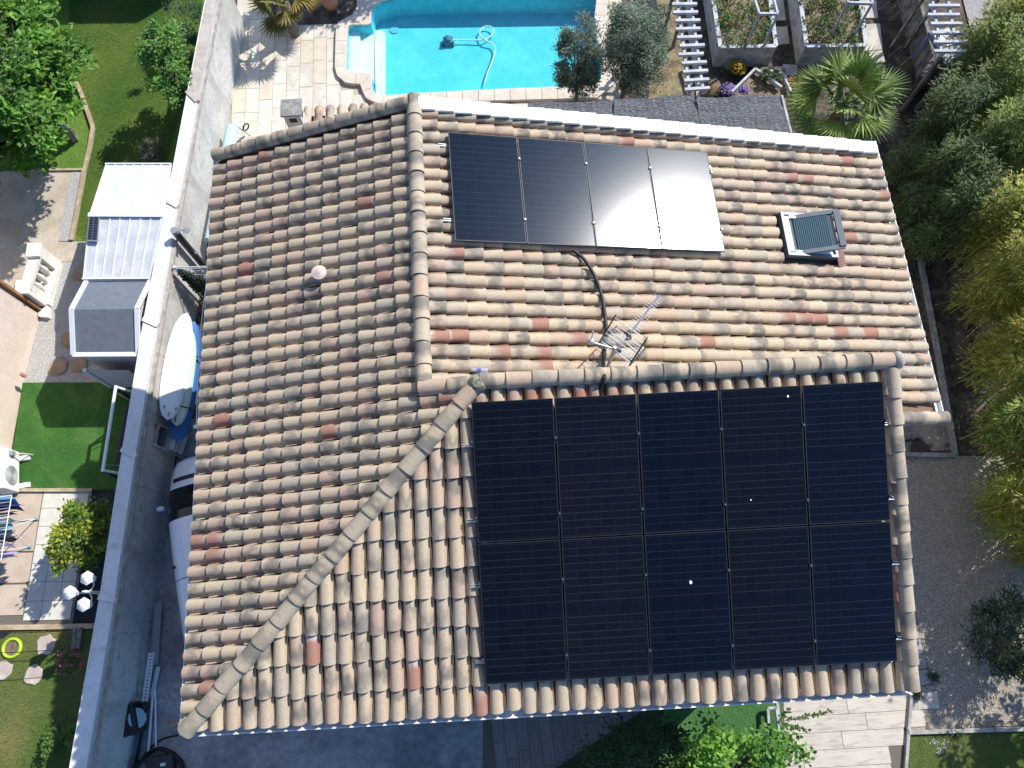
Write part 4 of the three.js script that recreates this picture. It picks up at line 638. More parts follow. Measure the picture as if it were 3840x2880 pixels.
// brushwood canopy behind the house: three mats on a frame
{
  const t = thing('brushwood_canopy', 'grey brushwood mat canopy behind the white wrapped verge', 'canopy'), h = 2.75;
  const brush = new THREE.MeshStandardMaterial({ roughness: 0.95, map: tex(1024, 512, (u, v, i, j) => { const s = vn(u * 46, v * 380, 4096, 7), s2 = vn(u * 90, v * 250, 4096, 8), tie = Math.abs((u * 18 + 0.02 * Math.sin(v * 40)) % 1 - 0.5) > 0.46, k = 0.35 + 0.9 * s * s + 0.35 * s2, kk = tie ? 0.5 : 1; return [0.16 * k * kk, 0.165 * k * kk, 0.175 * k * kk]; }), bumpMap: tex(512, 512, (u, v) => vn(u * 40, v * 260, 4096, 7), false), bumpScale: 0.025 }); 
  const all = [[[1.173,2.75,-11.727],[3.177,2.75,-11.629],[3.046,2.75,-10.233],[1.071,2.75,-10.368]],[[3.202,2.75,-11.653],[5.095,2.75,-11.666],[5.137,2.75,-10.089],[2.993,2.75,-10.236]],[[5.114,2.75,-11.574],[7.111,2.75,-11.515],[7.154,2.75,-9.951],[5.168,2.75,-10.087]]];
  all.forEach((q, i) => { const f = [], n = 8, dz = 0.012 * i; const at = (u, v) => { const a = lerp3(q[0], q[1], u), b = lerp3(q[3], q[2], u), p = lerp3(a, b, v); return [p[0], p[1] + dz + 0.03 * Math.sin(u * 9 + v * 5 + i) + 0.015 * Math.sin(v * 17 + u * 3), p[2]]; }; for (let a = 0; a < n; a++) for (let b = 0; b < n; b++) { f.push([at(a / n, b / n), at(a / n, (b + 1) / n), at((a + 1) / n, (b + 1) / n), at((a + 1) / n, b / n)]); } const g = quads(f), p = g.attributes.position, uv = g.attributes.uv; for (let k = 0; k < p.count; k++) uv.setXY(k, p.getX(k) / 2.4 + i * 0.3, p.getZ(k) / 2.4); g.computeVertexNormals(); mk('brushwood_mat', g, brush, t); });
  const ft = []; mk('edge_batten', [bar(off(all[2][1], 0.03, 0, 0), off(all[2][2], 0.03, 0, 0), 0.05, 0.05)], M.greyWood, t);
  for (const p of [all[0][0], all[1][0], all[2][0], all[2][1]]) mk('post', [bar([p[0] + 0.1, 0, p[2] + 0.1], [p[0] + 0.1, p[1] - 0.06, p[2] + 0.1], 0.08, 0.08)], M.oldWood, t);
  mk('rafter', [bar(off(all[0][0], 0, -0.07, 0.08), off(all[2][1], 0, -0.07, 0.08), 0.06, 0.09)], M.oldWood, t); mk('rafter', [bar(off(all[0][3], 0, -0.07, -0.1), off(all[2][2], 0, -0.07, -0.1), 0.06, 0.09)], M.oldWood, t);
}
fanPalm('large fan palm standing behind the white wrapped verge', [[8.769,0,-11.457][0], 0, [8.769,0,-11.457][2]], { h: 2.4, n: 27, pet: 0.75, len: 0.85, c: [0.13, 0.24, 0.04], c2: [0.32, 0.4, 0.05] });

// ---------- left side: long boundary wall and the alley ----------
{
  const HW = 1.86, Lp = [[-6.805,-17.097],[-7.183,-13.315],[-7.486,-10.254],[-7.783,-7.222],[-7.999,-4.231],[-8.189,-1.218],[-8.584,3.322]], Rp = [[-6.536,-17.079],[-6.949,-13.037],[-7.247,-10.087],[-7.493,-7.068],[-7.733,-4.082],[-7.916,-1.146],[-8.281,3.342]];
  const t = thing('boundary_wall', 'long rendered boundary wall with pale coping along the alley', 'wall'), n = Lp.length;
  const dx = Lp.map((p, i) => { const q = Rp[i], d = Math.hypot(q[0] - p[0], q[1] - p[1]); return [(q[0] - p[0]) / d, (q[1] - p[1]) / d]; });
  const body = [...Lp.map((p, i) => [p[0] + dx[i][0] * 0.04, p[1] + dx[i][1] * 0.04]), ...Rp.map((p, i) => [p[0] + dx[i][0] * 0.02, p[1] + dx[i][1] * 0.02]).reverse()];
  mk('wall_body', prism(body, 0, HW - 0.06, 3), M.greyRender, t);
  mk('ledge', prism([...Rp.map((p, i) => [p[0] - dx[i][0] * 0.0, p[1] - dx[i][1] * 0.05]), ...Rp.map((p, i) => [p[0] + dx[i][0] * 0.075, p[1] + dx[i][1] * 0.075]).reverse()], HW - 0.2, HW - 0.14, 1), M.wallLedge, t);
  for (let i = 0; i < n - 1; i++) {
    mk('coping', prism([Lp[i], Rp[i], Rp[i + 1], Lp[i + 1]], HW - 0.06, HW, 2), i ? M.coping : M.copingOld, t);
    if (i) { const a = Lp[i], b = Rp[i], e = dx[i]; mk('joint_cover', [bar([a[0] - e[0] * 0.04, HW - 0.02, a[1] - e[1] * 0.04], [b[0] + e[0] * 0.03, HW - 0.02, b[1] + e[1] * 0.03], 0.11, 0.1)], i === 1 ? M.copingOld : M.coping, t); }
  }
  mk('drip_edge', Lp.slice(0, -1).map((p, i) => bar([p[0] - 0.012, HW - 0.02, p[1]], [Lp[i + 1][0] - 0.012, HW - 0.02, Lp[i + 1][1]], 0.02, 0.05)), M.white, t);
}
struct('alley_floor', sheet([[-6.626,-13.993],[-3.474,-13.777],[-3.497,-8.344],[-7.418,-8.613]], -0.004, 3), M.concrete);
struct('alley_soil', sheet([[-7.373,-9.258],[-3.021,-8.96],[-3.074,-4.459],[-7.636,-4.771]], 0.004, 2), M.litter);
struct('driveway', sheet([[-7.51,-5.392],[0.933,-4.813],[0.418,1.738],[-1.162,3.53],[-8.604,3.02]], 0.012, 4), M.concrete);
mk('driveway_joint', [bar([-6.927,0.013,0.716], [-4.134,0.013,0.776], 0.012, 0.004)], M.darkMetal, scene.getObjectByName('driveway'));
{ // mesh fence with ivy
  const a = [-7.297,1.75,-8.534], b = [-6.038,1.75,-8.496], t = thing('mesh_fence', 'galvanised mesh fence panel across the alley with ivy at its foot', 'fence'), hw = [], vw = [];
  for (let i = 0; i <= 24; i++) { const p = lerp3(a, b, i / 24); vw.push(cyl([p[0], 0.05, p[2]], p, 0.0045, 0.0045, 4)); }
  for (const y of [1.75, 1.55, 1.35, 1.1, 0.8, 0.5, 0.2]) hw.push(cyl([a[0], y, a[2]], [b[0], y, b[2]], 0.0055, 0.0055, 4));
  const wm = mat([0.5, 0.53, 0.52], 0.5); mk('upright_wires', vw, wm, t).userData.kind = 'stuff'; mk('cross_wires', hw, wm, t).userData.kind = 'stuff';
  mk('rail', [cyl(a, b, 0.013), cyl(off(a, 0, -0.07, 0), off(b, 0, -0.07, 0), 0.01)], wm, t); mk('post', [bar([a[0] + 0.06, 0, a[2]], [a[0] + 0.06, 1.8, a[2]], 0.05, 0.05)], M.white, t);
  const L = []; for (let i = 0; i < 2600; i++) { const k = Math.pow(R(), 1.6), p = lerp3(a, b, k * 0.9), y = 1.7 * (1 - k * 0.75) * Math.pow(R(), 0.6); addLeaf(L, V(p[0] + 0.12 + gs() * 0.05, y, p[2] + 0.05 + gs() * 0.06), V(gs(), gs() * 0.5, gs()), 0.06, 0.022, [0.02, 0.055, 0.02]); } leafMesh('ivy', L, M.leaf, t).userData.kind = 'stuff';
}
{ // solar shower
  const b = [-7.148,2.15,-9.277], t = thing('solar_shower', 'black solar shower column with a chrome head beside the wall', 'shower', [b[0], 0, b[2]]);
  mk('column', [cyl([0, 0, 0], [0, 2.05, 0], 0.085, 0.08, 18)], mat([0.03, 0.032, 0.035], 0.35), t); mk('cap', [cyl([0, 2.05, 0], [0, 2.15, 0], 0.088, 0.084, 18)], mat([0.22, 0.25, 0.29], 0.35), t);
  mk('arm', [tube([[0.06, 2.0, 0], [0.14, 2.08, -0.04], [0.22, 2.06, -0.06]], 0.011, 12)], M.alu, t); mk('head', [cyl([0.23, 2.02, -0.06], [0.23, 2.04, -0.06], 0.085, 0.08, 20)], M.alu, t); mk('tap', [cyl([0.08, 1.1, 0.04], [0.14, 1.1, 0.06], 0.025)], M.alu, t);
}
// surfboards racked along the wall
function surfboard(label, c, len, wid, nrm, axis, m, railM, o = {}) {
  const t = thing('surfboard', label, 'surfboard', c, 0, 'surfboards on the wall rack'), a = axis.clone().normalize(), n = nrm.clone().normalize(), s = n.clone().cross(a).normalize(); n.copy(a).cross(s);
  new THREE.Matrix4().makeBasis(s, n, a).setPosition(A3(c)).decompose(t.position, t.quaternion, t.scale);
  const f = [], N = 28, K = 8, at = (i, k, up) => { const z = -1 + 2 * i / N, w = Math.pow(Math.max(0, 1 - Math.pow(Math.abs(z), z < 0 ? 2.7 : 3.2)), z < 0 ? 0.58 : 0.5) * wid / 2, x = -1 + 2 * k / K, th = 0.034 * Math.sqrt(Math.max(0, 1 - Math.pow(Math.abs(x), 3))) * Math.min(1, (1 - Math.abs(z)) * 6); return [x * w, (up ? th : -th) + 0.05 * z * z * (z < 0 ? 1.6 : 0.5), z * len / 2]; };
  const top = [], bot = []; for (let i = 0; i < N; i++) for (let k = 0; k < K; k++) { top.push([at(i, k, 1), at(i + 1, k, 1), at(i + 1, k + 1, 1), at(i, k + 1, 1)]); bot.push([at(i, k, 0), at(i, k + 1, 0), at(i + 1, k + 1, 0), at(i + 1, k, 0)]); }
  const gt = quads(top), gb = quads(bot); mk('deck', gt, m, t); mk('hull', gb, railM, t);
  for (const [x, z] of o.fins || []) mk('fin', [(() => { const g = new THREE.ConeGeometry(0.05, 0.12, 4); g.scale(0.18, 1, 1); g.translate(x, 0.1, z); return g; })()], o.fm || mat([0.3, 0.27, 0.24], 0.5), t);
  if (o.ring) { const g = new THREE.TorusGeometry(0.07, 0.006, 4, 28); g.rotateX(Math.PI / 2); g.translate(0, 0.05, -len * 0.27); const h = new THREE.TorusGeometry(0.072, 0.016, 4, 14, 1.9); h.rotateX(Math.PI / 2); h.rotateY(1.4); h.translate(0.004, 0.048, -len * 0.27); mk('logo', [g, h], mat([0.12, 0.4, 0.65], 0.4), t); }
  if (o.leash) mk('strap', [bx(0.42, 0.02, 0.02, 0, 0.045, len * 0.3), bx(0.02, 0.02, 0.3, -0.05, 0.045, len * 0.4)], M.black, t);
  if (o.plug) mk('leash_plug', [cyl([0.06, 0.03, len * 0.42], [0.06, 0.045, len * 0.42], 0.02)], mat([0.03, 0.05, 0.15], 0.4), t);
}
{
  const ax = A3([-7.799,1.86,-2.909]).sub(A3([-7.414,1.86,-8.288])).normalize(), wh = mat([0.78, 0.79, 0.8], 0.3);
  surfboard('white surfboard with a blue ring logo, foremost on the wall rack', [-7.306,1.15,-6.334], 2.62, 0.56, V(0.75, 0.8, 0.05), ax.clone().add(V(-0.02, 0.02, 0)), wh, wh, { ring: true, plug: true, fins: [[0.13, 1.02], [-0.13, 1.02], [0, 1.16]] });
  surfboard('pale green surfboard with a black strap between the white and blue boards', [-7.225,0.95,-6.114], 2.35, 0.5, V(0.75, 0.8, 0.05), ax, mat([0.48, 0.58, 0.48], 0.4), mat([0.25, 0.48, 0.3], 0.4), { leash: true });
  surfboard('long blue paddle board, hindmost on the wall rack', [-7.264,0.72,-6.113], 2.95, 0.6, V(0.75, 0.8, 0.05), ax, mat([0.02, 0.12, 0.36], 0.5), mat([0.03, 0.2, 0.42], 0.4));
  const t = thing('board_rack', 'black rack arms holding the surfboards to the wall', 'rack'); for (const [x, y] of [[352, 748], [330, 865]]) { const p = x === 352 ? [-7.579,1.3,-6.775] : [-7.694,1.3,-5.48]; mk('arm', [bar(off(p, -0.1, -0.35, 0), off(p, 1.15, -0.75, 0.15), 0.04, 0.05)], M.black, t); mk('upright', [bar(off(p, -0.1, -0.5, 0), off(p, -0.05, 0.05, 0), 0.05, 0.05)], M.black, t); }
}
{ // step ladder leaning at the wall
  const a = [-7.677,1.35,-4.725], b = [-7.371,0.15,-4.65], d = A3(b).sub(A3(a)), s = V(0, 1, 0).cross(d).normalize().multiplyScalar(0.21), t = thing('step_ladder', 'folded step ladder with pale treads leaning by the surfboards', 'ladder');
  for (const k of [-1, 1]) mk('side_rail', [bar([a[0] + s.x * k, a[1], a[2] + s.z * k], [b[0] + s.x * k * 1.25, b[1] - 0.15, b[2] + s.z * k * 1.25], 0.035, 0.06)], M.alu, t);
  [[0.12, 0.1, mat([0.4, 0.24, 0.22], 0.8)], [0.3, 0.2, mat([0.06, 0.06, 0.065], 0.7)], [0.53, 0.26, mat([0.5, 0.53, 0.5], 0.6)], [0.73, 0.1, M.whiteMetal], [0.88, 0.1, M.whiteMetal]].forEach(([k, w, m]) => { const p = lerp3(a, b, k); mk('tread', [bar([p[0] + s.x, p[1] + 0.01, p[2] + s.z], [p[0] - s.x, p[1] + 0.01, p[2] - s.z], w, 0.03)], m, t); });
}
{ // parked van, mostly hidden by the eave
  const c = [-7.102,1.25,-1.076], t = thing('parked_van', 'white van with a black windscreen parked under the left eave', 'van', [c[0] + 0.9, 0, c[2] - 0.7], 0.2);
  const paint = new THREE.MeshPhysicalMaterial({ color: rgb([0.72, 0.73, 0.74]), roughness: 0.3, clearcoat: 0.6, clearcoatRoughness: 0.1 }), glass = new THREE.MeshPhysicalMaterial({ color: rgb([0.006, 0.007, 0.009]), roughness: 0.05, ior: 1.5 });
  // body as a rounded loft: roof height and half width along the length
  const st = [[-2.62, 0.55, 0.5], [-2.6, 0.72, 0.6], [-2.5, 0.88, 0.7], [-2.3, 0.98, 0.79], [-2.05, 1.06, 0.84], [-1.85, 1.14, 0.87], [-1.55, 1.38, 0.885], [-1.25, 1.6, 0.89], [-1.0, 1.71, 0.895], [-0.6, 1.77, 0.9], [0, 1.8, 0.905], [0.8, 1.8, 0.905], [1.6, 1.77, 0.9], [2.1, 1.68, 0.88], [2.35, 1.5, 0.85], [2.48, 1.0, 0.8], [2.5, 0.5, 0.76]];
  const hw = (z) => { for (let i = 0; i < st.length - 1; i++) if (z <= st[i + 1][0]) { const k = (z - st[i][0]) / (st[i + 1][0] - st[i][0]); return [st[i][1] + (st[i + 1][1] - st[i][1]) * k, st[i][2] + (st[i + 1][2] - st[i][2]) * k]; } return st[st.length - 1].slice(1); };
  const P = (z, s, up = 0) => { const [h, w] = hw(z), a = Math.max(-1, Math.min(1, s)) * Math.PI / 2, sx = Math.sign(a) * Math.pow(Math.abs(Math.sin(a)), 0.62), cy = Math.pow(Math.max(0, Math.cos(a)), 0.36), tum = 1 - 0.16 * Math.max(0, (h - 1.2) / 0.6) * cy; return [sx * w * tum * (1 + up), 0.3 + (h - 0.3) * cy + up, z]; };
  const zs = []; for (let i = 0; i < st.length - 1; i++) for (let k = 0; k < 3; k++) zs.push(st[i][0] + (st[i + 1][0] - st[i][0]) * k / 3); zs.push(2.5);
  const patch = (z0, z1, s0, s1, up) => { const f = [], zz = zs.filter((z) => z > z0 && z < z1); zz.unshift(z0); zz.push(z1); const n = 20; for (let i = 0; i < zz.length - 1; i++) for (let k = 0; k < n; k++) { const a = s0 + (s1 - s0) * k / n, b = s0 + (s1 - s0) * (k + 1) / n; f.push([P(zz[i], a, up), P(zz[i + 1], a, up), P(zz[i + 1], b, up), P(zz[i], b, up)]); } const g = mergeGeometries([quads(f)]); return g; };
  mk('body', patch(-2.62, 2.5, -1, 1, 0), paint, t); mk('nose_panel', quads([[P(-2.62, -1), P(-2.62, -0.5), P(-2.62, 0.5), P(-2.62, 1)]]), paint, t); mk('tail_panel', quads([[P(2.5, 1), P(2.5, 0.5), P(2.5, -0.5), P(2.5, -1)]]), paint, t);
  mk('windscreen', patch(-1.86, -1.06, -0.62, 0.62, 0.008), glass, t);
  mk('bonnet_vent', patch(-2.12, -2.02, -0.5, 0.5, 0.006), M.black, t);
  for (const q of [-1, 1]) {
    mk('headlight', patch(-2.56, -2.2, Math.min(q * 0.55, q * 0.72), Math.max(q * 0.55, q * 0.72), 0.006), new THREE.MeshPhysicalMaterial({ color: rgb([0.4, 0.45, 0.42]), roughness: 0.1 }), t);
    mk('side_window', patch(-1.3, 0.2, Math.min(q * 0.7, q * 0.82), Math.max(q * 0.7, q * 0.82), 0.006), glass, t);
    mk('window_trim', patch(-1.7, 1.9, Math.min(q * 0.83, q * 0.85), Math.max(q * 0.83, q * 0.85), 0.007), M.black, t);
    mk('wing_mirror', [rbx(0.16, 0.14, 0.1, 0.04, q * 0.98, 1.08, -1.5)], paint, t);
    for (const z of [-1.7, 1.6]) { const w = mk('wheel', [cyl([q * 0.7, 0.33, z], [q * 0.9, 0.33, z], 0.33, 0.33, 20)], M.rubber, t); mk('rim', [cyl([q * 0.88, 0.33, z], [q * 0.915, 0.33, z], 0.2, 0.19, 16)], M.alu, w); }
  }
  mk('roof_seam', patch(0.2, 0.215, -0.6, 0.6, 0.004), M.darkMetal, t); mk('aerial', [cyl([-0.58, 1.78, -0.05], [-0.58, 1.82, -0.05], 0.035)], M.black, t);
  
}
// long odds and ends along the alley
tag(mk('timber_sleeper', [bar([-8.078,0.12,-4.216], [-8.052,0.12,-1.102], 0.16, 0.2)], mat([0.05, 0.05, 0.055], 0.85)), 'dark sleeper lying along the foot of the boundary wall', 'timber');
tag(mk('grey_plank', [bar([-7.773,0.14,-1.162], [-7.777,0.14,0.153], 0.16, 0.05)], mat([0.3, 0.3, 0.31], 0.7)), 'long grey plank lying below the sleeper by the wall', 'plank');
tag(mk('white_batten', [bar([-7.702,0.1,0.198], [-7.796,0.1,0.799], 0.07, 0.06)], M.whiteMetal), 'short white batten near the end of the grey plank', 'batten');
tag(mk('white_pipe', [cyl([-7.795,0.08,0.661], [-7.797,0.08,1.932], 0.03)], M.whiteMetal), 'thin white pipe beside the black case, left one', 'pipe', 'white pipes on the drive');
tag(mk('white_pipe', [cyl([-7.746,0.08,0.665], [-7.639,0.08,1.854], 0.022)], M.whiteMetal), 'thin white pipe beside the black case, right one', 'pipe', 'white pipes on the drive');
{ const a = [-7.735,0.5,-0.099], b = [-7.897,0.3,0.868], t = thing('cable_tray', 'perforated white cable tray leaning at the wall foot', 'cable tray'); mk('side', [bar(a, b, 0.015, 0.06)], M.whiteMetal, t); mk('side', [bar(off(a, 0.09, 0, 0), off(b, 0.09, 0, 0), 0.015, 0.06)], M.whiteMetal, t); for (let i = 0; i < 14; i++) { const p = lerp3(a, b, (i + 0.5) / 14); mk('rung', [bx(0.09, 0.01, 0.045, p[0] + 0.045, p[1], p[2])], M.whiteMetal, t); } }
{ const c = [-8.108,0.45,1.209], t = thing('equipment_case', 'black equipment case with a round pale blue lid on the wall side', 'case', c, 0.25); mk('case', [rbx(0.42, 0.5, 0.62, 0.05, 0, -0.1, 0), rbx(0.2, 0.2, 0.2, 0.04, -0.05, 0.1, -0.33)], M.black, t); mk('lid', [(() => { const g = new THREE.CylinderGeometry(0.2, 0.2, 0.03, 24); g.rotateZ(-1.0); g.translate(0.2, 0.02, 0.02); return g; })()], mat([0.3, 0.42, 0.5], 0.5), t); }
{ const c = [-7.547,0.05,2.236], pts = []; for (let i = 0; i < 40; i++) { const a = i * 0.42; pts.push([c[0] + Math.cos(a) * (0.52 + 0.02 * Math.sin(i)), 0.05 + i * 0.004, c[2] + 0.1 + Math.sin(a) * (0.48 + 0.03 * Math.cos(i * 1.7))]); } tag(mk('hose_coil', tube(pts, 0.035, 160, 7), M.rubber), 'coil of thick black hose on the shaded drive', 'hose'); }
{ const pts = [[-8.076,0.06,2.172], [-7.974,0.1,1.65], [-7.84,0.3,1.098], [-7.708,0.4,0.963], [-7.828,0.4,0.91], [-8.006,0.3,0.951], [-8.153,0.25,0.991]]; tag(mk('black_hose', tube(pts, 0.028, 50, 7), M.rubber), 'loose black hose looping from the black case down the drive', 'hose'); }
{ const pts = [[-7.211,0.03,1.603], [-7.548,0.03,1.661], [-7.826,0.03,1.848], [-7.999,0.03,2.102]]; tag(mk('garden_hose', tube(pts, 0.018, 40, 6), M.rubber), 'thin black hose curving near the roof corner', 'hose'); }
{ const c = [-7.48,0,2.125], t = thing('tool_bin', 'dark tool bin inside the hose coil at the bottom edge', 'bin', c, 0.1); mk('bin', [rbx(0.55, 0.3, 0.35, 0.04, 0, 0.15, 0)], mat([0.03, 0.03, 0.035], 0.6), t); mk('clip', [rbx(0.1, 0.04, 0.06, 0.01, 0.1, 0.31, 0)], M.whiteMetal, t); }
{ const c = [-7.348,0.02,1.368]; tag(mk('flat_stone', (() => { const g = new THREE.IcosahedronGeometry(0.1, 1); g.scale(1.2, 0.25, 0.7); return g; })(), M.edging, null, c), 'small flat stone alone on the shaded drive', 'stone'); }
function eaveArm(label, p) { const t = thing('line_bracket', label, 'bracket', p, 0, 'washing line brackets under the eave'); mk('arm', [bx(0.42, 0.05, 0.06, 0.2, 0, 0)], M.white, t); mk('plate', [bx(0.03, 0.12, 0.12, 0.42, 0, 0)], M.white, t); }
{ const a = [-5.376,4.6,-6.782], b = [-5.396,4.6,-3.841]; eaveArm('white line bracket under the eave above the mesh fence', a); eaveArm('white line bracket under the eave above the step ladder', b); tag(mk('washing_line', tube([off(a, 0.05, 0, 0), lerp3(a, b, 0.3), off(lerp3(a, b, 0.6), -0.02, -0.06, 0), off(b, 0.03, 0, 0)], 0.008, 40, 5), M.white), 'thin white line strung between the eave brackets', 'line'); }

// ---------- left neighbour ----------
struct('neighbour_lawn', sheet([[-17.56,-20.835],[-7.709,-20.16],[-7.76,-18.073],[-7.795,-14.073],[-7.953,-7.889],[-8.292,-5.503],[-14.852,-5.953]], -0.006, 5), M.lawn);
struct('patio_concrete', sheet([[-16.106,-12.845],[-11.245,-12.54],[-10.971,-12.507],[-11.083,-10.429],[-11.122,-9.831],[-11.142,-9.386],[-11.279,-8.368],[-15.319,-8.519]], 0.012, 3), M.terrace);
struct('white_gravel', sheet([[-10.971,-12.507],[-10.625,-12.484],[-10.711,-10.403],[-11.083,-10.429]], 0.02, 1.2), M.gravelWhite);
struct('gravel_yard', sheet([[-11.122,-9.831],[-7.776,-9.681],[-7.792,-6.315],[-11.513,-6.569],[-11.313,-8.371]], 0.02, 1.2), M.gravelWhite);
struct('path_slab_wide', sheet([[-11.08,-10.402],[-10.205,-10.342],[-10.207,-9.768],[-11.122,-9.831]], 0.028, 2), M.terrace);
struct('artificial_turf', sheet([[-11.514,-6.581],[-7.68,-6.319],[-7.835,-3.696],[-11.525,-3.949]], 0.03, 3), M.turf);
struct('dark_gravel', sheet([[-9.563,-3.836],[-7.836,-3.718],[-7.93,-0.663],[-9.7,-0.784]], 0.018, 1), M.gravelBlack);
struct('lower_lawn', sheet([[-13.947,-0.977],[-9.693,-0.725],[-8.131,-0.638],[-8.222,3.047],[-13.278,2.7]], 0.0, 5), M.lawnDry);
{ // tiled patio
  const base = struct('patio_bed', sheet([[-14.525,-4.155],[-9.561,-3.815],[-9.691,-0.705],[-13.951,-0.997]], 0.002, 2), M.joint), pa = grain(256, [0.56, 0.53, 0.46], [0.62, 0.59, 0.52], 3, 0.08, 151), pb = grain(256, [0.46, 0.36, 0.27], [0.52, 0.42, 0.33], 3, 0.08, 152);
  const o = [-10.681,0,-3.869], e1 = A3([-11.373,0,-1.017]).sub(A3([-11.771,0,-3.944])), dr = A3([-10.809,0,-0.978]).sub(A3([-10.681,0,-3.869])).normalize(), dc = V(-dr.z, 0, dr.x).negate(); if (dc.x < 0) dc.negate();
  const s1 = 0.415;
  const g1 = rbx(0.365, 0.03, s1 - 0.008, 0.005), g2 = rbx(0.66, 0.03, 0.66, 0.005), P1 = [[-10.681,-3.869],[-9.559,-3.793],[-9.7,-0.784],[-10.794,-0.859]], ang = Math.atan2(dr.x, dr.z);
  for (let r = 0; r < 7; r++) for (let c = 0; c < 3; c++) { const p = A3(o).addScaledVector(dr, (r + 0.5) * s1).addScaledVector(dc, (c + 0.5) * 0.373); mk('patio_tile', g1, pa, base, [p.x, 0.006, p.z], ang); }
  for (let r = 0; r < 4; r++) for (let c = 0; c < 4; c++) { const p = A3(o).addScaledVector(dr, (r + 0.5) * 0.7).addScaledVector(dc, -(c + 0.5) * 0.67 - 0.02); mk('patio_tile', g2, pb, base, [p.x, 0.005, p.z], ang); }
}
function edge(label, pts, w, h, m = M.edging, y = 0) { const t = thing('lawn_edging', label, 'edging', [0, 0, 0], 0, 'edging strips on the left'); for (let i = 0; i < pts.length - 1; i++) mk('edging_board', [bar(off(pts[i], 0, y + h / 2, 0), off(pts[i + 1], 0, y + h / 2, 0), w, h)], m, t); }
edge('crooked timber edging curving through the lawn to the white gravel', [[-11.239,0,-15.619], [-10.942,0,-14.976], [-10.733,0,-14.426], [-10.511,0,-13.838], [-10.538,0,-13.218], [-10.611,0,-12.468], [-10.669,0,-11.371], [-10.723,0,-10.404]], 0.09, 0.09);
edge('straight timber edging between lawn and patio under the tree', [[-12.395,0,-12.605], [-11.656,0,-12.583], [-10.617,0,-12.526]], 0.06, 0.07);
edge('pale edging where the turf meets the patio', [[-11.504,0.03,-3.931], [-9.544,0.03,-3.797]], 0.08, 0.05);
edge('stone edging between the patio and the lower lawn', [[-12.321,0,-0.915], [-10.893,0,-0.837], [-10.178,0,-0.797], [-9.106,0,-0.744]], 0.11, 0.07);
edge('timber edging between patio tiles and dark gravel', [[-9.579,0,-3.772], [-9.643,0,-2.105], [-9.722,0,-0.805]], 0.07, 0.06, M.oldWood);
// stepping stones
function stepStone(label, p, r, m) { const s = new THREE.Shape(), n = 14; for (let i = 0; i < n; i++) { const a = i / n * 6.283, q = r * (0.85 + 0.3 * hsh(i, Math.round(p[0] * 50), 3)); i ? s.lineTo(Math.cos(a) * q, Math.sin(a) * q) : s.moveTo(Math.cos(a) * q, Math.sin(a) * q); } const g = new THREE.ExtrudeGeometry(s, { depth: 0.03, bevelSize: 0.012, bevelThickness: 0.01, bevelSegments: 1 }); g.rotateX(-Math.PI / 2); tag(mk('stepping_stone', uvm(g), m, null, [p[0], p[1], p[2]]), label, 'stepping stone', 'stepping stones left of the wall'); }
const stB = grain(128, [0.3, 0.21, 0.13], [0.38, 0.28, 0.19], 4, 0.2, 153), stP = grain(128, [0.42, 0.35, 0.3], [0.52, 0.45, 0.39], 4, 0.2, 154);
stepStone('brown stepping stone half in shadow, lower left of the grey shed', [-10.691,0.02,-6.926], 0.22, stB); stepStone('brown stepping stone in shadow just below the grey shed', [-10.2,0.02,-6.965], 0.21, stB); stepStone('brown stepping stone half hidden at the left of the grey shed', [-10.496,0.02,-7.62], 0.2, stB); stepStone('brown stepping stone half under the white shed corner', [-10.421,0.02,-9.431], 0.2, stB);
stepStone('pale stepping stone in the lower lawn nearest the patio', [-10.222,0.004,-0.411], 0.2, stP); stepStone('pinkish stepping stone in the middle of the lower lawn', [-10.423,0.004,0.176], 0.19, stP); stepStone('pale stepping stone cut by the left edge of the lower lawn', [-11.097,0.004,0.045], 0.19, stP);
// ribbed white metal shed with a small solar panel
function gableShed(name, label, q, hE, hR, opt) {   // q: NW, NE, ridgeW, ridgeE, SW, SE
  const t = thing(name, label, 'shed', [0, 0, 0], 0, opt.group), [nw, ne, rw, re, sw, se] = q;
  const inset = (p, k) => { const cx = (rw[0] + re[0]) / 2, cz = (rw[2] + re[2]) / 2; return [p[0] + (cx - p[0]) * k, p[2] + (cz - p[2]) * k]; };
  mk('walls', [prism([inset(nw, 0.07), inset(ne, 0.07), inset(se, 0.07), inset(sw, 0.07)], 0, hE - 0.08, 2)], opt.wall, t);
  const slab = (a, b, c, d) => quads([[a, d, c, b], [off(a, 0, -0.04, 0), off(b, 0, -0.04, 0), off(c, 0, -0.04, 0), off(d, 0, -0.04, 0)], [a, b, off(b, 0, -0.04, 0), off(a, 0, -0.04, 0)], [d, off(d, 0, -0.04, 0), off(c, 0, -0.04, 0), c], [a, off(a, 0, -0.04, 0), off(d, 0, -0.04, 0), d], [b, c, off(c, 0, -0.04, 0), off(b, 0, -0.04, 0)]]);
  mk('roof_slope', slab(nw, ne, re, rw), opt.roof, t); mk('roof_slope', slab(rw, re, se, sw), opt.roof2 || opt.roof, t);
  return t;
}
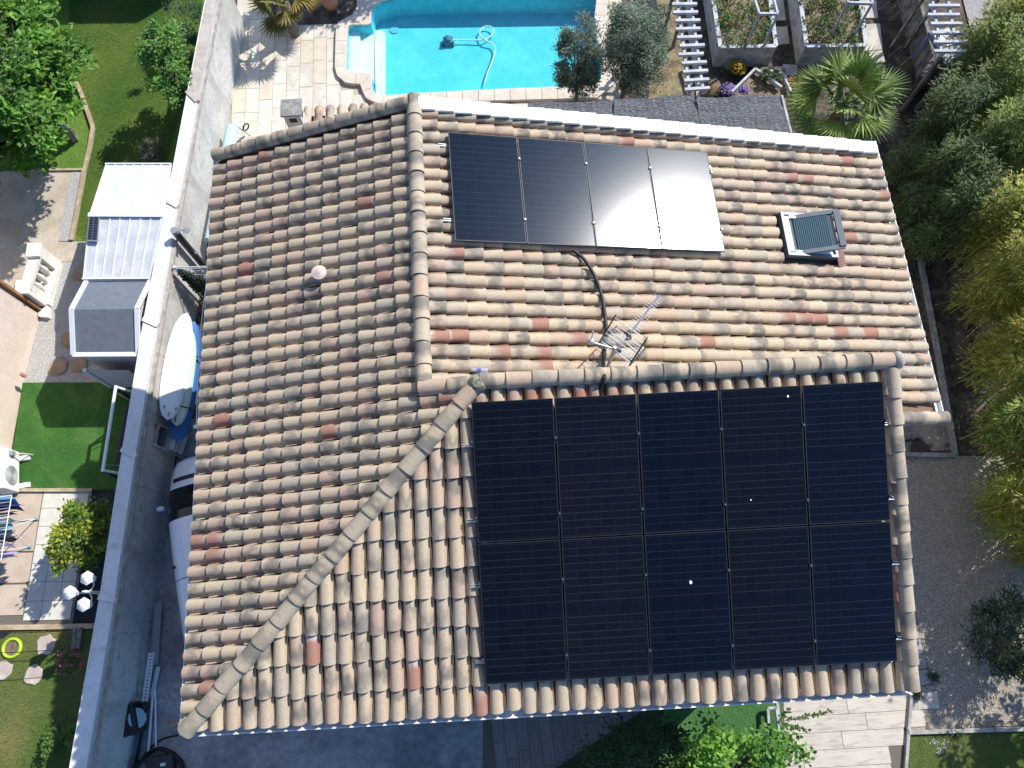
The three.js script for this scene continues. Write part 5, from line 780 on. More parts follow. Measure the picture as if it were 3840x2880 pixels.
{
  const q = [[-9.081,1.78,-11.416], [-7.482,1.78,-11.307], [-9.126,2.15,-9.798], [-7.418,2.15,-9.669], [-9.323,1.78,-8.364], [-7.774,1.78,-8.269]], rf = grain(256, [0.52, 0.54, 0.56], [0.62, 0.64, 0.65], 5, 0.1, 161, { rough: 0.55 });
  const t = gableShed('metal_shed', 'white ribbed metal shed with a small solar panel on its roof', q, 1.78, 2.15, { wall: M.whiteMetal, roof: rf });
  for (let i = 0; i < 8; i++) { const k = (i + 0.12) / 7.25; mk('roof_rib', [bar(off(lerp3(q[0], q[1], k), 0, 0.008, 0), off(lerp3(q[2], q[3], k), 0, 0.008, 0), 0.028, 0.022)], M.whiteMetal, t); mk('roof_rib', [bar(off(lerp3(q[2], q[3], k), 0, 0.008, 0), off(lerp3(q[4], q[5], k), 0, 0.008, 0), 0.028, 0.022)], M.whiteMetal, t); }
  mk('ridge_cap', [bar(off(q[2], 0, 0.03, 0), off(q[3], 0, 0.03, 0), 0.1, 0.03)], M.whiteMetal, t); mk('edge_trim', [bar(off(q[0], 0, 0.01, 0), off(q[1], 0, 0.01, 0), 0.03, 0.05)], M.whiteMetal, t); mk('edge_trim', [bar(off(q[4], 0, 0.01, 0), off(q[5], 0, 0.01, 0), 0.03, 0.05)], M.whiteMetal, t);
  const p = thing('small_solar_module', 'small two column solar panel on the white shed roof', 'solar panel'), a = [-9.095,2.2,-9.742], b = [-8.85,2.2,-9.726], c = [-8.898,2.08,-9.149], d = [-9.159,2.08,-9.179];
  mk('frame', quads([[a, d, c, b], [off(a, 0, -0.03, 0), off(b, 0, -0.03, 0), off(c, 0, -0.03, 0), off(d, 0, -0.03, 0)], [d, off(d, 0, -0.03, 0), off(c, 0, -0.03, 0), c], [a, off(a, 0, -0.03, 0), off(d, 0, -0.03, 0), d], [b, c, off(c, 0, -0.03, 0), off(b, 0, -0.03, 0)]]), M.alu, p);
  for (let r = 0; r < 9; r++) for (let k = 0; k < 2; k++) { const at = (u, v) => off(lerp3(lerp3(a, b, u), lerp3(d, c, u), v), 0, 0.005, 0), u0 = 0.08 + k * 0.43, v0 = 0.03 + r * 0.104; mk('cell', quads([[at(u0, v0 + 0.09), at(u0 + 0.39, v0 + 0.09), at(u0 + 0.39, v0), at(u0, v0)]]), mat([0.012, 0.016, 0.04], 0.3), p); }
}
{
  const q = [[-9.238,1.72,-8.363], [-7.77,1.72,-8.286], [-9.266,2.15,-7.435], [-7.82,2.15,-7.359], [-9.361,1.72,-6.528], [-7.919,1.72,-6.44]], mem = grain(512, [0.12, 0.14, 0.165], [0.14, 0.16, 0.185], 8, 0.14, 162, { rough: 0.7 });
  const t = gableShed('felt_shed', 'grey roofed garden shed with white trim beside the boundary wall', q, 1.72, 2.15, { wall: grain(256, [0.4, 0.4, 0.39], [0.48, 0.48, 0.47], 4, 0.1, 163), roof: mem });
  const tr = (a, b) => mk('trim', [bar(off(a, 0, 0.015, 0), off(b, 0, 0.015, 0), 0.1, 0.05)], M.whiteMetal, t); tr(q[0], q[1]); tr(q[4], q[5]); tr(q[0], q[2]); tr(q[2], q[4]); tr(q[1], q[3]); tr(q[3], q[5]);
  const w = [-9.318,0,-6.336], wp = [-9.462,1.1,-6.42], e = [-8.348,0,-6.258], p = thing('screen_panel', 'white screen panel beside the grey shed with a dark capped post', 'screen'); mk('panel', [bar([w[0], 0.6, w[2]], [e[0], 0.6, e[2]], 0.04, 1.2)], grain(128, [0.5, 0.5, 0.5], [0.56, 0.56, 0.56], 4, 0.08, 164), p); mk('post', [bar([w[0] - 0.03, 0, w[2]], [w[0] - 0.03, 1.25, w[2]], 0.09, 0.09)], M.whiteMetal, p);
}
{ // garden swing seat with a white frame
  const a = [-8.47,1.5,-5.787], b = [-8.578,1.5,-3.904], t = thing('garden_swing', 'garden swing seat with white top bar and dark cushion', 'swing seat'), d = V(1, 0, 0.08);
  mk('top_bar', [cyl(off(a, 0, 0, -0.03), off(b, 0, 0, 0.03), 0.035, 0.035, 12)], M.whiteMetal, t);
  for (const p of [a, b]) { mk('leg', [cyl(p, [p[0] + 0.85, 0.0, p[2] + 0.05], 0.03)], M.whiteMetal, t); mk('leg', [cyl(p, [p[0] - 0.1, 0.0, p[2] + 0.02], 0.03)], M.darkMetal, t); mk('armrest', [rbx(0.45, 0.04, 0.06, 0.015, p[0] + 0.45, 0.62, p[2] + (p === a ? 0.3 : 0.12))], M.darkMetal, t); mk('chain', [cyl(off(p, 0, 0, p === a ? 0.12 : -0.12), [p[0] + 0.3, 0.45, p[2] + (p === a ? 0.3 : -0.3)], 0.008)], M.alu, t); }
  const m = lerp3(a, b, 0.52); const sc = [-8.566,0.5,-4.992]; mk('seat_cushion', [rbx(0.42, 0.09, 1.45, 0.04, sc[0], 0.45, sc[2], -0.1)], mat([0.03, 0.026, 0.05], 0.85), t); mk('backrest', [rbx(0.1, 0.5, 1.45, 0.04, sc[0] + 0.26, 0.68, sc[2], -0.1)], mat([0.03, 0.026, 0.05], 0.85), t); mk('seat_frame', [bx(0.03, 0.04, 1.55, sc[0] - 0.24, 0.43, sc[2], -0.1)], M.darkMetal, t);
}
{ // neighbour's house, its wall rising out of the frame
  const t = thing('neighbour_house', 'beige rendered neighbouring house at the left edge', 'house');
  mk('wall', prism([[-11.302,-8.37],[-11.511,-6.557],[-11.554,-5.669],[-11.589,-4.761],[-11.551,-3.82],[-16.224,-4.14],[-17.222,-8.877]], 0, 3.1, 3), M.beige, t); mk('roof', prism([[-11.174,-8.462],[-11.472,-3.706],[-16.308,-4.038],[-17.357,-8.975]], 3.1, 3.3, 2), M.tile2 = mat([0.35, 0.25, 0.18], 0.9), t);
  const c = [-11.266,0,-8.456]; mk('corner_board', [bx(0.07, 3.1, 0.07, c[0] + 0.02, 1.55, c[2])], M.brownWood, t); mk('corner_board', [bx(0.12, 3.1, 0.05, c[0] - 0.14, 1.55, c[2] - 0.05)], mat([0.2, 0.15, 0.13], 0.8), t);
  const v = [-11.223,0.45,-6.59]; mk('vent_brick', [bx(0.06, 0.08, 0.07, v[0], v[1], v[2]), bx(0.06, 0.08, 0.07, v[0], v[1] + 0.1, v[2])], M.terracotta, t);
  const s = [-11.267,0.3,-4.694]; mk('socket_box', [rbx(0.1, 0.14, 0.12, 0.02, s[0], 0.45, s[2])], mat([0.25, 0.25, 0.25], 0.6), t); mk('socket_pipe', [tube([[s[0] + 0.05, 0.4, s[2]], [s[0] + 0.16, 0.3, s[2] - 0.02], [s[0] + 0.22, 0.02, s[2] - 0.05]], 0.02, 12)], mat([0.45, 0.45, 0.45], 0.5), t);
}
{ // balustrade
  const a = [-11.086,0.95,-9.672], b = [-11.231,0.95,-8.686], t = thing('balustrade', 'short white stone balustrade with three turned balusters', 'balustrade');
  const pil = (p) => { mk('pillar', [bx(0.26, 0.9, 0.3, p[0], 0.45, p[2])], M.whiteStone, t); mk('pillar_cap', [rbx(0.34, 0.09, 0.38, 0.02, p[0], 0.93, p[2])], M.whiteStone, t); };
  pil(a); pil(b); mk('top_rail', [bar([a[0] + 0.02, 0.84, a[2]], [b[0] + 0.02, 0.84, b[2]], 0.26, 0.1)], M.whiteStone, t); mk('plinth', [bar([a[0] + 0.02, 0.09, a[2] - 0.1], [b[0] + 0.02, 0.09, b[2] + 0.1], 0.36, 0.18)], M.whiteStone, t);
  for (let i = 0; i < 3; i++) { const p = lerp3(a, b, 0.26 + i * 0.24), g = new THREE.LatheGeometry([[0.06, 0.18], [0.06, 0.23], [0.04, 0.26], [0.075, 0.36], [0.08, 0.44], [0.05, 0.58], [0.035, 0.68], [0.05, 0.72], [0.055, 0.79]].map((q) => new THREE.Vector2(...q)), 14); mk('baluster', g, M.whiteStone, t, [p[0] + 0.02, 0, p[2]]); }
  const k = thing('kerb_stone', 'low white kerb stone between balustrade and gravel', 'kerb'); mk('kerb', prism([[-11.302,-8.37],[-11.076,-8.608],[-11.009,-8.224],[-11.267,-8.267]], 0, 0.14), M.whiteStone, k); mk('kerb_end', prism([[-11.012,-9.797],[-10.938,-9.765],[-10.953,-9.373],[-11.027,-9.404]], 0, 0.1), M.whiteStone, k);
}
{ // outdoor unit of an air conditioner
  const c = [-11.399,0.35,-4.309], t = thing('air_conditioner', 'white outdoor air conditioning unit with a round fan grille', 'air conditioner', [c[0] - 0.02, 0.08, c[2]], 0.12);
  mk('casing', [rbx(0.34, 0.6, 0.98, 0.03, 0, 0.32, 0)], M.white, t); mk('grille', [(() => { const g = new THREE.CylinderGeometry(0.23, 0.23, 0.02, 26); g.rotateZ(Math.PI / 2); g.translate(0.17, 0.32, 0.14); return g; })()], mat([0.16, 0.18, 0.17], 0.6), t);
  for (let i = 0; i < 6; i++) mk('grille_ring', [(() => { const g = new THREE.TorusGeometry(0.035 + i * 0.037, 0.005, 4, 24); g.rotateY(Math.PI / 2); g.translate(0.183, 0.32, 0.14); return g; })()], M.white, t);
  for (const z of [-0.33, 0.33]) mk('foot', [rbx(0.56, 0.08, 0.12, 0.01, 0.1, -0.02, z)], M.white, t);
}
{ // clothes airer and the washing on it
  const h = 0.95, A = [[-10.795,0.95,-3.402], [-10.681,0.95,-2.294]], t = thing('clothes_airer', 'white folding clothes airer with blue corner caps', 'airer'), c = [-11.0, 0, -2.7];
  const L = [-10.783,0.02,-3.216], L2 = [-10.842,0.02,-2.578], m1 = [-10.811,0.9,-2.904], n0 = [-10.822,0.95,-3.609], n1 = [-10.866,0.95,-2.209], tl = mat([0.03, 0.32, 0.42], 0.5);
  mk('frame', [cyl(n0, n1, 0.012), cyl(off(n0, -0.75, 0, 0.05), off(n1, -0.75, 0, 0.05), 0.012), cyl(n0, off(n0, -0.75, 0, 0.05), 0.012), cyl(n1, off(n1, -0.75, 0, 0.05), 0.012)], M.whiteMetal, t);
  for (let i = 1; i < 10; i++) { const p = lerp3(n0, n1, i / 10); mk('rod', [cyl(p, off(p, -0.75, 0, 0.05), 0.006, 0.006, 5)], M.whiteMetal, t); }
  for (const p of [L, L2]) { mk('leg', [cyl(p, m1, 0.011)], M.whiteMetal, t); mk('leg_cap', [(() => { const g = new THREE.SphereGeometry(0.04, 10, 8); g.translate(p[0], 0.03, p[2]); return g; })()], tl, t); }
  for (const p of [L, L2]) mk('cross_bar', [cyl(p, [p[0] - 0.7, 0.02, p[2] + 0.04], 0.011)], M.whiteMetal, t); mk('hinge_cap', [(() => { const g = new THREE.SphereGeometry(0.045, 10, 8); g.translate(...m1); return g; })()], tl, t);
  const cloths = [[0.06, 0.2, [0.1, 0.25, 0.42], 'faded blue shirt at the top of the airer'], [0.17, 0.12, [0.03, 0.05, 0.16], 'dark blue checked cloth on the airer'], [0.27, 0.07, [0.02, 0.02, 0.04], 'black garment on the airer'], [0.36, 0.1, [0.55, 0.58, 0.62], 'white garment on the airer above the grey one'], [0.44, 0.08, [0.2, 0.26, 0.3], 'grey green garment on the airer'], [0.54, 0.11, [0.42, 0.54, 0.58], 'pale blue towel on the airer'], [0.66, 0.08, [0.02, 0.025, 0.05], 'navy garment low on the airer'], [0.76, 0.06, [0.6, 0.6, 0.6], 'thin white cloth near the end of the airer'], [0.92, 0.1, [0.42, 0.32, 0.58], 'lilac cloth at the bottom of the airer']];
  cloths.forEach(([k, w, col, lab], i) => { const p = lerp3(n0, n1, k), f = [], N = 9, K = 5, x0 = 0.06 + 0.16 * hsh(i, 1, 5), at = (u, v) => { const s = (v - 0.5) * 2, wob = 0.03 * Math.sin(u * 9 + i * 2) ; return [p[0] + x0 - u * 0.8, h + 0.012 - Math.abs(s) * 0.26 * (0.7 + 0.3 * Math.sin(u * 5 + i)) , p[2] + s * w * 0.55 + wob * Math.abs(s)]; }; for (let a = 0; a < N; a++) for (let b = 0; b < K + 3; b++) f.push([at(a / N, b / (K + 3)), at(a / N, (b + 1) / (K + 3)), at((a + 1) / N, (b + 1) / (K + 3)), at((a + 1) / N, b / (K + 3))]); tag(mk('washing', quads(f), new THREE.MeshStandardMaterial({ color: rgb(col), roughness: 0.95, side: THREE.DoubleSide })), lab, 'washing', 'washing on the airer'); });
}
{ // white three-lantern garden lamp
  const b = [-8.431,2,-1.336], t = thing('garden_lamp', 'white garden lamp post carrying three hexagonal lanterns', 'lamp post', [b[0], 0, b[2]]);
  mk('post', [cyl([0, 0, 0], [0, 2.0, 0], 0.045, 0.03, 12), cyl([0, 0, 0], [0, 0.35, 0], 0.09, 0.06, 12)], M.white, t); mk('finial', [cyl([0, 2.0, 0], [0, 2.12, 0], 0.03, 0.008, 8)], M.white, t);
  for (const [dx, dz] of [[-0.3, 0.0], [0.02, -0.26], [0.0, 0.25]]) { mk('arm', [tube([[0, 1.85, 0], [dx * 0.5, 1.72, dz * 0.5], [dx, 1.78, dz]], 0.014, 14)], M.white, t); const l = mk('lantern', [cyl([dx, 1.8, dz], [dx, 2.02, dz], 0.075, 0.11, 6), cyl([dx, 2.02, dz], [dx, 2.12, dz], 0.145, 0.05, 6), cyl([dx, 1.76, dz], [dx, 1.8, dz], 0.03, 0.08, 6)], M.white, t); mk('lantern_tip', [cyl([dx, 2.12, dz], [dx, 2.17, dz], 0.03, 0.004, 6)], M.white, l); }
}
{ const c = [-10.96,0.03,-0.405], t = thing('lime_hoop', 'lime green hoop lying on the lower lawn', 'hoop', c); const g = new THREE.TorusGeometry(0.19, 0.035, 8, 26); g.rotateX(Math.PI / 2); g.scale(1, 1.4, 1); mk('hoop', g, mat([0.42, 0.6, 0.03], 0.45), t); mk('soil', [cyl([0, -0.02, 0], [0, 0.005, 0], 0.17, 0.17, 18)], M.soilLit, t); }
tag(mk('garden_wire', tube([[-10.907,0.9,-0.712], [-10.038,0.9,-0.671], [-9.238,0.9,-0.654]], 0.008, 20, 5), M.black), 'upper thin black wire strung over the lower lawn', 'wire', 'wires over the lower lawn');
tag(mk('garden_wire', tube([[-10.852,0.9,-0.314], [-10.087,0.9,-0.289], [-9.228,0.9,-0.294]], 0.008, 20, 5), M.black), 'lower thin black wire strung over the lower lawn', 'wire', 'wires over the lower lawn');
{ const t = thing('sleeper_step', 'grey timber sleepers between patio and lower lawn near the wall', 'timber'); mk('sleeper', prism([[-9.653,-0.732],[-9.561,-0.726],[-9.546,-0.288],[-9.627,-0.294]], 0, 0.1), M.oldWood, t); mk('sleeper', prism([[-9.532,-0.734],[-9.431,-0.736],[-9.435,-0.28],[-9.526,-0.287]], 0, 0.12), M.oldWood, t); }
{ const t = thing('dark_grate', 'dark grate at the left edge below the patio', 'grate'); mk('grate', prism([[-11.599,-0.817],[-10.986,-0.775],[-11.169,-0.631],[-11.574,-0.64]], 0, 0.04), M.black, t); }
{ const c = [-10.983,0.25,-13.539], t = thing('stone_bollard', 'small grey garden light post standing under the big tree', 'garden light', [c[0], 0, c[2]], 0.3); mk('post', [rbx(0.16, 0.62, 0.2, 0.02, 0, 0.31, 0)], mat([0.2, 0.2, 0.19], 0.7), t); mk('cap', [rbx(0.2, 0.06, 0.26, 0.02, 0, 0.64, 0)], mat([0.36, 0.36, 0.36], 0.6), t); }

// ---------- plants on the left ----------
tree('garden_tree', 'big leafy green tree filling the upper left corner', 'tree', [[-11.623,0,-13.587][0], 0, [-11.623,0,-13.587][2]], { h: 4.4, trunk: 1.3, rx: 2.15, rz: 3.1, lean: [-0.1, 0.05], clumps: 225, cr: 0.32, leaves: 130, ll: 0.2, lw: 0.045, c: [0.14, 0.33, 0.015], c2: [0.22, 0.44, 0.025], tr: 0.12, m: M.leafGloss, up: 0.05, flat: 0.6 });
tree('young_tree', 'young light green tree against the boundary wall', 'tree', [-7.477,0,-14.051], { h: 2.6, trunk: 0.9, rx: 0.5, rz: 1.0, lean: [-0.2, -0.2], clumps: 44, cr: 0.19, leaves: 130, ll: 0.085, lw: 0.03, c: [0.13, 0.31, 0.03], c2: [0.2, 0.38, 0.04], tr: 0.04 });
tree('dark_shrub', 'dark green shrub by the wall at the top edge', 'shrub', [-7.766,0,-16.256], { h: 2.0, trunk: 0.3, rx: 0.45, rz: 0.6, clumps: 26, cr: 0.17, leaves: 110, ll: 0.06, lw: 0.018, c: [0.06, 0.16, 0.04], c2: [0.1, 0.2, 0.05], tr: 0.03 });
{ const t = thing('grey_tussock', 'grey green spiky tussock beside the white shed', 'shrub', [-8.794,0,-12.879]), L = []; for (let i = 0; i < 900; i++) { const a = R() * 6.283; addLeaf(L, V(gs() * 0.2, R() * 0.2, gs() * 0.22), V(Math.cos(a), rr(0.2, 1.2), Math.sin(a)), rr(0.18, 0.34), 0.009, R() < 0.4 ? [0.3, 0.28, 0.2] : [0.14, 0.18, 0.1]); } leafMesh('blades', L, M.leafMatte, t); }
tree('orange_tree', 'bushy yellow green citrus tree on the dark gravel', 'tree', [-9.127,0,-2.609], { h: 1.8, trunk: 0.45, rx: 0.46, rz: 0.74, clumps: 60, cr: 0.17, leaves: 110, ll: 0.1, lw: 0.027, c: [0.16, 0.26, 0.015], c2: [0.42, 0.46, 0.03], tr: 0.05, m: M.leafGloss, mixp: 0.42 });
tree('vine_shrub', 'light green vine shoots in the wall shadow of the lower lawn', 'shrub', [-9.528,0,1.466], { h: 0.7, trunk: 0.05, rx: 0.3, rz: 0.4, clumps: 16, cr: 0.09, leaves: 45, ll: 0.06, lw: 0.022, c: [0.09, 0.2, 0.015], c2: [0.14, 0.26, 0.03] });
flowers('sparse pink flowers in the wall shadow of the lower lawn', [-9.589,0,-0.023], 0.3, 0.35, [0.6, 0.1, 0.2], [0.06, 0.12, 0.03], 34);
// hedge and trees standing outside the frame whose shadows fall into it
tag(mk('garden_wall', [bar([-15.5, 1.2, -19.35], [-7.6, 1.2, -18.95], 0.2, 2.4)], M.beige), 'rendered garden wall beyond the top left edge shading the lawn', 'wall');
const bigT = { h: 5.2, trunk: 1.7, rx: 1.5, rz: 1.2, clumps: 70, cr: 0.32, leaves: 90, ll: 0.16, lw: 0.05, c: [0.05, 0.12, 0.02], c2: [0.07, 0.15, 0.03], tr: 0.12, group: 'trees beyond the top edge' };
for (const [x, z, lab] of [[-1.3, -20.4, 'tree beyond the top edge left of the pool']]) tree('garden_tree', lab, 'tree', [x, 0, z], bigT);

{ // standing grass in the lit lawns
  const g = new THREE.BufferGeometry(), pos = []; for (let i = 0; i < 7; i++) { const a = i * 0.9 + 0.3, r = 0.02 + 0.01 * (i % 3), x = Math.cos(a) * r, z = Math.sin(a) * r, w = 0.005, th = a * 2.3, lx = Math.cos(th) * 0.055, lz = Math.sin(th) * 0.055, h = 0.022 + 0.01 * (i % 3), sx = -Math.sin(th) * w, sz = Math.cos(th) * w; pos.push(x - sx, 0.004, z - sz, x + sx, 0.004, z + sz, x + lx, h, z + lz); } g.setAttribute('position', new THREE.Float32BufferAttribute(pos, 3)); g.computeVertexNormals();
  const spread = (label, poly, n, cols, y, ex = []) => { const xs = poly.map((p) => p[0]), zs = poly.map((p) => p[1]), x0 = Math.min(...xs), x1 = Math.max(...xs), z0 = Math.min(...zs), z1 = Math.max(...zs), im = new THREE.InstancedMesh(g, new THREE.MeshStandardMaterial({ roughness: 0.8, side: THREE.DoubleSide }), n), m = new THREE.Matrix4(), c = new THREE.Color(); let k = 0, guard = 0;
    while (k < n && guard++ < n * 6) { const x = rr(x0, x1), z = rr(z0, z1); if (!inside(x, z, poly) || ex.some((e) => inside(x, z, e))) continue; const s = rr(0.6, 1.25); m.makeRotationY(R() * 6.28).scale(V(s, s * rr(0.6, 1.2), s)).setPosition(x, y, z); im.setMatrixAt(k, m); const q = vn(x * 1.3 + 50, z * 1.3 + 50, 4096, 3), b = mixc(cols[0], cols[1], Math.min(1, Math.max(0, q * 1.2 - 0.1 + gs() * 0.25))), v = rr(0.75, 1.25); c.setRGB(b[0] * v, b[1] * v, b[2] * v); im.setColorAt(k, c); k++; }
    im.count = k; im.name = numbered('grass'); scene.add(im); tag(im, label, 'grass', null, 'stuff'); };
  spread('standing grass of the upper left lawn', [[-11.679,-18.511],[-7.77,-18.243],[-8.097,-14.858],[-8.651,-11.935],[-10.329,-10.391],[-10.657,-10.684],[-10.546,-13.81],[-11.394,-15.866]], 26000, [[0.05, 0.15, 0.012], [0.15, 0.22, 0.03]], -0.006);
  spread('standing grass of the lower left lawn', [[-11.491,-0.77],[-9.71,-0.687],[-8.739,-0.621],[-8.967,2.217],[-11.098,2.071]], 14000, [[0.07, 0.15, 0.02], [0.24, 0.21, 0.07]], 0.0);
  spread('standing grass of the right lawn', [[8.262,2.667],[10.923,2.741],[10.692,3.564],[7.98,3.378]], 6000, [[0.08, 0.16, 0.02], [0.18, 0.2, 0.05]], 0.012);
}

// ---------- right side ----------
struct('side_path', sheet([[9.51,-11.698],[12.382,-11.501],[10.905,-3.219],[8.41,-3.39],[8.778,-8.021]], 0.0, 2), M.litter);
struct('side_slab', sheet([[8.705,-4.805],[10.834,-4.659],[10.721,-3.378],[8.41,-3.39]], 0.012, 3), grain(512, [0.16, 0.145, 0.115], [0.28, 0.255, 0.21], 7, 0.25, 171, { extra: (c, u, v) => mixc(c, [0.05, 0.043, 0.035], sm(0.55, 0.7, fbm(u, v, 6, 3, 172))) }));
struct('side_gravel', sheet([[8.301,-3.398],[13.662,-3.03],[11.945,2.683],[8.216,2.564],[8.527,1.691],[7.267,1.605]], 0.008, 1.6), M.gravelTan);
struct('far_gravel', sheet([[14.364,-17.938],[19.297,-17.6],[18.403,-14.786],[14.181,-14.272]], 0.01, 1.4), gravel([0.4, 0.36, 0.32], [0.66, 0.62, 0.58], 3));
{ const t = thing('path_kerb', 'concrete kerb along the shaded side path', 'kerb'); const a = [11.082,0,-8.389], b = [10.918,0,-5.853], c = [10.708,0,-3.233]; mk('kerb', [bar(off(a, 0, 0.06, 0), off(b, 0, 0.06, 0), 0.1, 0.12)], M.concrete, t); mk('kerb', [bar(off(b, 0, 0.06, 0), off(c, 0, 0.06, 0), 0.1, 0.12)], M.concrete, t); const d = [8.417,0,-3.423]; mk('kerb', [bar(off(c, 0, 0.06, 0), off(d, 0, 0.06, 0), 0.1, 0.1)], M.concrete, t); }
{ // ladder standing at the gable end
  const t = thing('aluminium_ladder', 'aluminium ladder lying on the slab at the right end of the house', 'ladder');
  const p0 = [9.581,0.35,-4.216], p1 = [9.771,0.1,-3.679], q0 = [9.375,0.35,-4.184], q1 = [9.479,0.1,-3.665]; mk('rail', [bar(p0, p1, 0.03, 0.07)], M.alu, t); mk('rail', [bar(q0, q1, 0.03, 0.07)], M.alu, t);
  for (const k of [0.08, 0.42, 0.76]) mk('rung', [cyl(off(lerp3(p0, p1, k), 0.08, 0.03, 0), off(lerp3(q0, q1, k), -0.04, 0.03, 0), 0.016)], M.alu, t);
  const f = [9.596,0.02,-3.665]; tag(mk('loose_bar', [bar(f, [9.972,0.02,-3.696], 0.05, 0.03)], M.black), 'short dark bar on the slab beside the ladder', 'bar');
}
{ // concrete slabs along the wall
  const base = struct('slab_walk', sheet([[8.945,-0.627],[8.977,1.722],[8.467,1.687],[8.789,-0.637]], 0.02, 2), M.joint), q = grain(256, [0.24, 0.245, 0.24], [0.32, 0.325, 0.315], 4, 0.16, 173), a = [8.936,0,-0.172], b = [8.951,0,1.702], a2 = [8.624,0,-0.143], b2 = [8.408,0,1.721];
  for (let i = 0; i < 6; i++) { const k0 = i / 6 + 0.006, k1 = (i + 1) / 6 - 0.006, p = [lerp3(a2, b2, k0), lerp3(a, b, k0), lerp3(a, b, k1), lerp3(a2, b2, k1)].map((w) => [w[0], w[2]]); mk('concrete_slab', prism(p, 0.0, 0.05), q, base); }
}
// ---------- front: printed concrete, lawn, kerbs ----------
M.woodPrint = [0, 1, 2].map((i) => new THREE.MeshStandardMaterial({ roughness: 0.8, map: tex(512, 128, (u, v, a, b) => { const w = v + 0.06 * fbm(u, v, 4, 3, 181 + i) + 0.05 * Math.sin(u * 7 + i), r = vn(u * 3 + i, w * 46, 4096, 182 + i), k = [0.92, 0.98, 0.87][i] + 0.16 * fbm(u, v, 5, 3, 183 + i) - 0.24 * sm(0.72, 0.9, r) - 0.2 * sm(0.6, 0.8, fbm(u, v, 6, 3, 190 + i)) + 0.05 * hsh(a, b, 184); return [0.53 * k, 0.465 * k, 0.385 * k]; }), bumpMap: tex(512, 128, (u, v) => vn(u * 3 + i, (v + 0.06 * fbm(u, v, 4, 3, 181 + i)) * 46, 4096, 182 + i), false), bumpScale: 0.004 }));
function planks(base, o, along, across, nA, nR, w, lens, poly, y, mats) {
  let n = 0; for (let r = 0; r < nR; r++) { let s = -hsh(r, 1, 31) * lens; while (s < nA) { const L = lens * (0.75 + 0.5 * hsh(r, Math.round(s * 10), 32)); const c = A3(o).addScaledVector(along, s + L / 2).addScaledVector(across, (r + 0.5) * w); if (inside(c.x, c.z, poly)) { const g = rbx(L - 0.008, 0.03, w - 0.008, 0.005), u = g.attributes.uv; const p = g.attributes.position; for (let k = 0; k < u.count; k++) u.setXY(k, p.getX(k) / 1.4 + r * 0.37, p.getZ(k) / w + 0.5); mk('printed_board', g, mats[(r + n) % 3], base, [c.x, y, c.z], Math.atan2(-along.z, along.x)); n++; } s += L; } }
}
{ const poly = [[5.393,0.716],[8.659,0.94],[7.588,4.469],[5.171,4.303]], base = struct('front_terrace', sheet([[5.634,1.446],[8.619,1.557],[7.635,4.472],[5.341,4.315]], 0.01, 2), M.joint), o = [5.629,0,1.474], al = A3([8.608,0,1.518]).sub(A3(o)).normalize(), ac = V(-al.z, 0, al.x); planks(base, o, al, ac, 3.1, 9, 0.335, 1.6, poly, 0.012, M.woodPrint); }
{ const poly = [[-0.704,0.491],[3.744,0.796],[3.322,3.838],[-0.876,3.55]], base = struct('printed_drive', sheet([[-0.696,1.246],[2.854,1.396],[2.759,1.761],[0.02,3.095],[-0.876,3.55]], 0.016, 2), M.joint), o = [-0.617,0,0.735], al = V(0.05, 0, 1).normalize(), ac = V(1, 0, -0.05).normalize(), dark = [0, 1, 2].map((i) => { const m = M.woodPrint[i].clone(); m.color = rgb([0.42, 0.43, 0.45]); return m; });
  planks(base, off(o, 0, 0, 0), al, ac, 3.4, 14, 0.25, 1.5, poly, 0.02, dark); }
struct('front_bed', sheet([[2.759,1.761],[5.816,1.223],[5.171,4.303],[-1.274,3.861],[0.017,3.138]], 0.05, 3), lawn([0.02, 0.045, 0.008], [0.03, 0.06, 0.012], [0.03, 0.05, 0.015], 75));
struct('front_turf', sheet([[3.241,1.516],[5.766,1.502],[5.36,4.316],[2.328,4.108]], 0.056, 3), M.turf2);
struct('right_lawn', sheet([[8.233,2.62],[12.624,2.766],[11.995,4.771],[7.682,4.475]], 0.012, 4), M.lawnDry);
function kerb(label, a, b, w, h) { const t = thing('garden_kerb', label, 'kerb', [0, 0, 0], 0, 'concrete kerbs at the front'); const n = Math.max(1, Math.round(A3(a).distanceTo(A3(b)) / 0.9)); for (let i = 0; i < n; i++) { const p = lerp3(a, b, i / n + 0.003), q = lerp3(a, b, (i + 1) / n - 0.003); mk('kerb_length', [bar(off(p, 0, h / 2, 0), off(q, 0, h / 2, 0), w, h)], M.kerb, t); } }
M.kerb = grain(256, [0.3, 0.29, 0.26], [0.42, 0.4, 0.37], 5, 0.2, 185);
kerb('pale kerb between the gravel and the right lawn', [8.227,0,2.601], [12.818,0,2.789], 0.08, 0.12); kerb('kerb between the front terrace and the right lawn', [8.506,0,1.784], [7.758,0,4.142], 0.06, 0.1); kerb('kerb between the turf and the front terrace', [5.606,0,1.491], [5.39,0,4.149], 0.06, 0.08);
{ const t = thing('timber_planter', 'open grey timber planter edge on the turf beside the front terrace', 'planter'), q = [[5.292,0.25,1.912], [5.471,0.25,1.906], [5.455,0.25,2.552], [5.262,0.25,2.199]]; mk('rail', [bar(q[0], q[1], 0.05, 0.08)], M.greyWood, t); mk('rail', [bar(q[1], q[2], 0.05, 0.08)], M.greyWood, t); mk('rail', [bar(q[0], q[3], 0.05, 0.08)], M.greyWood, t); }
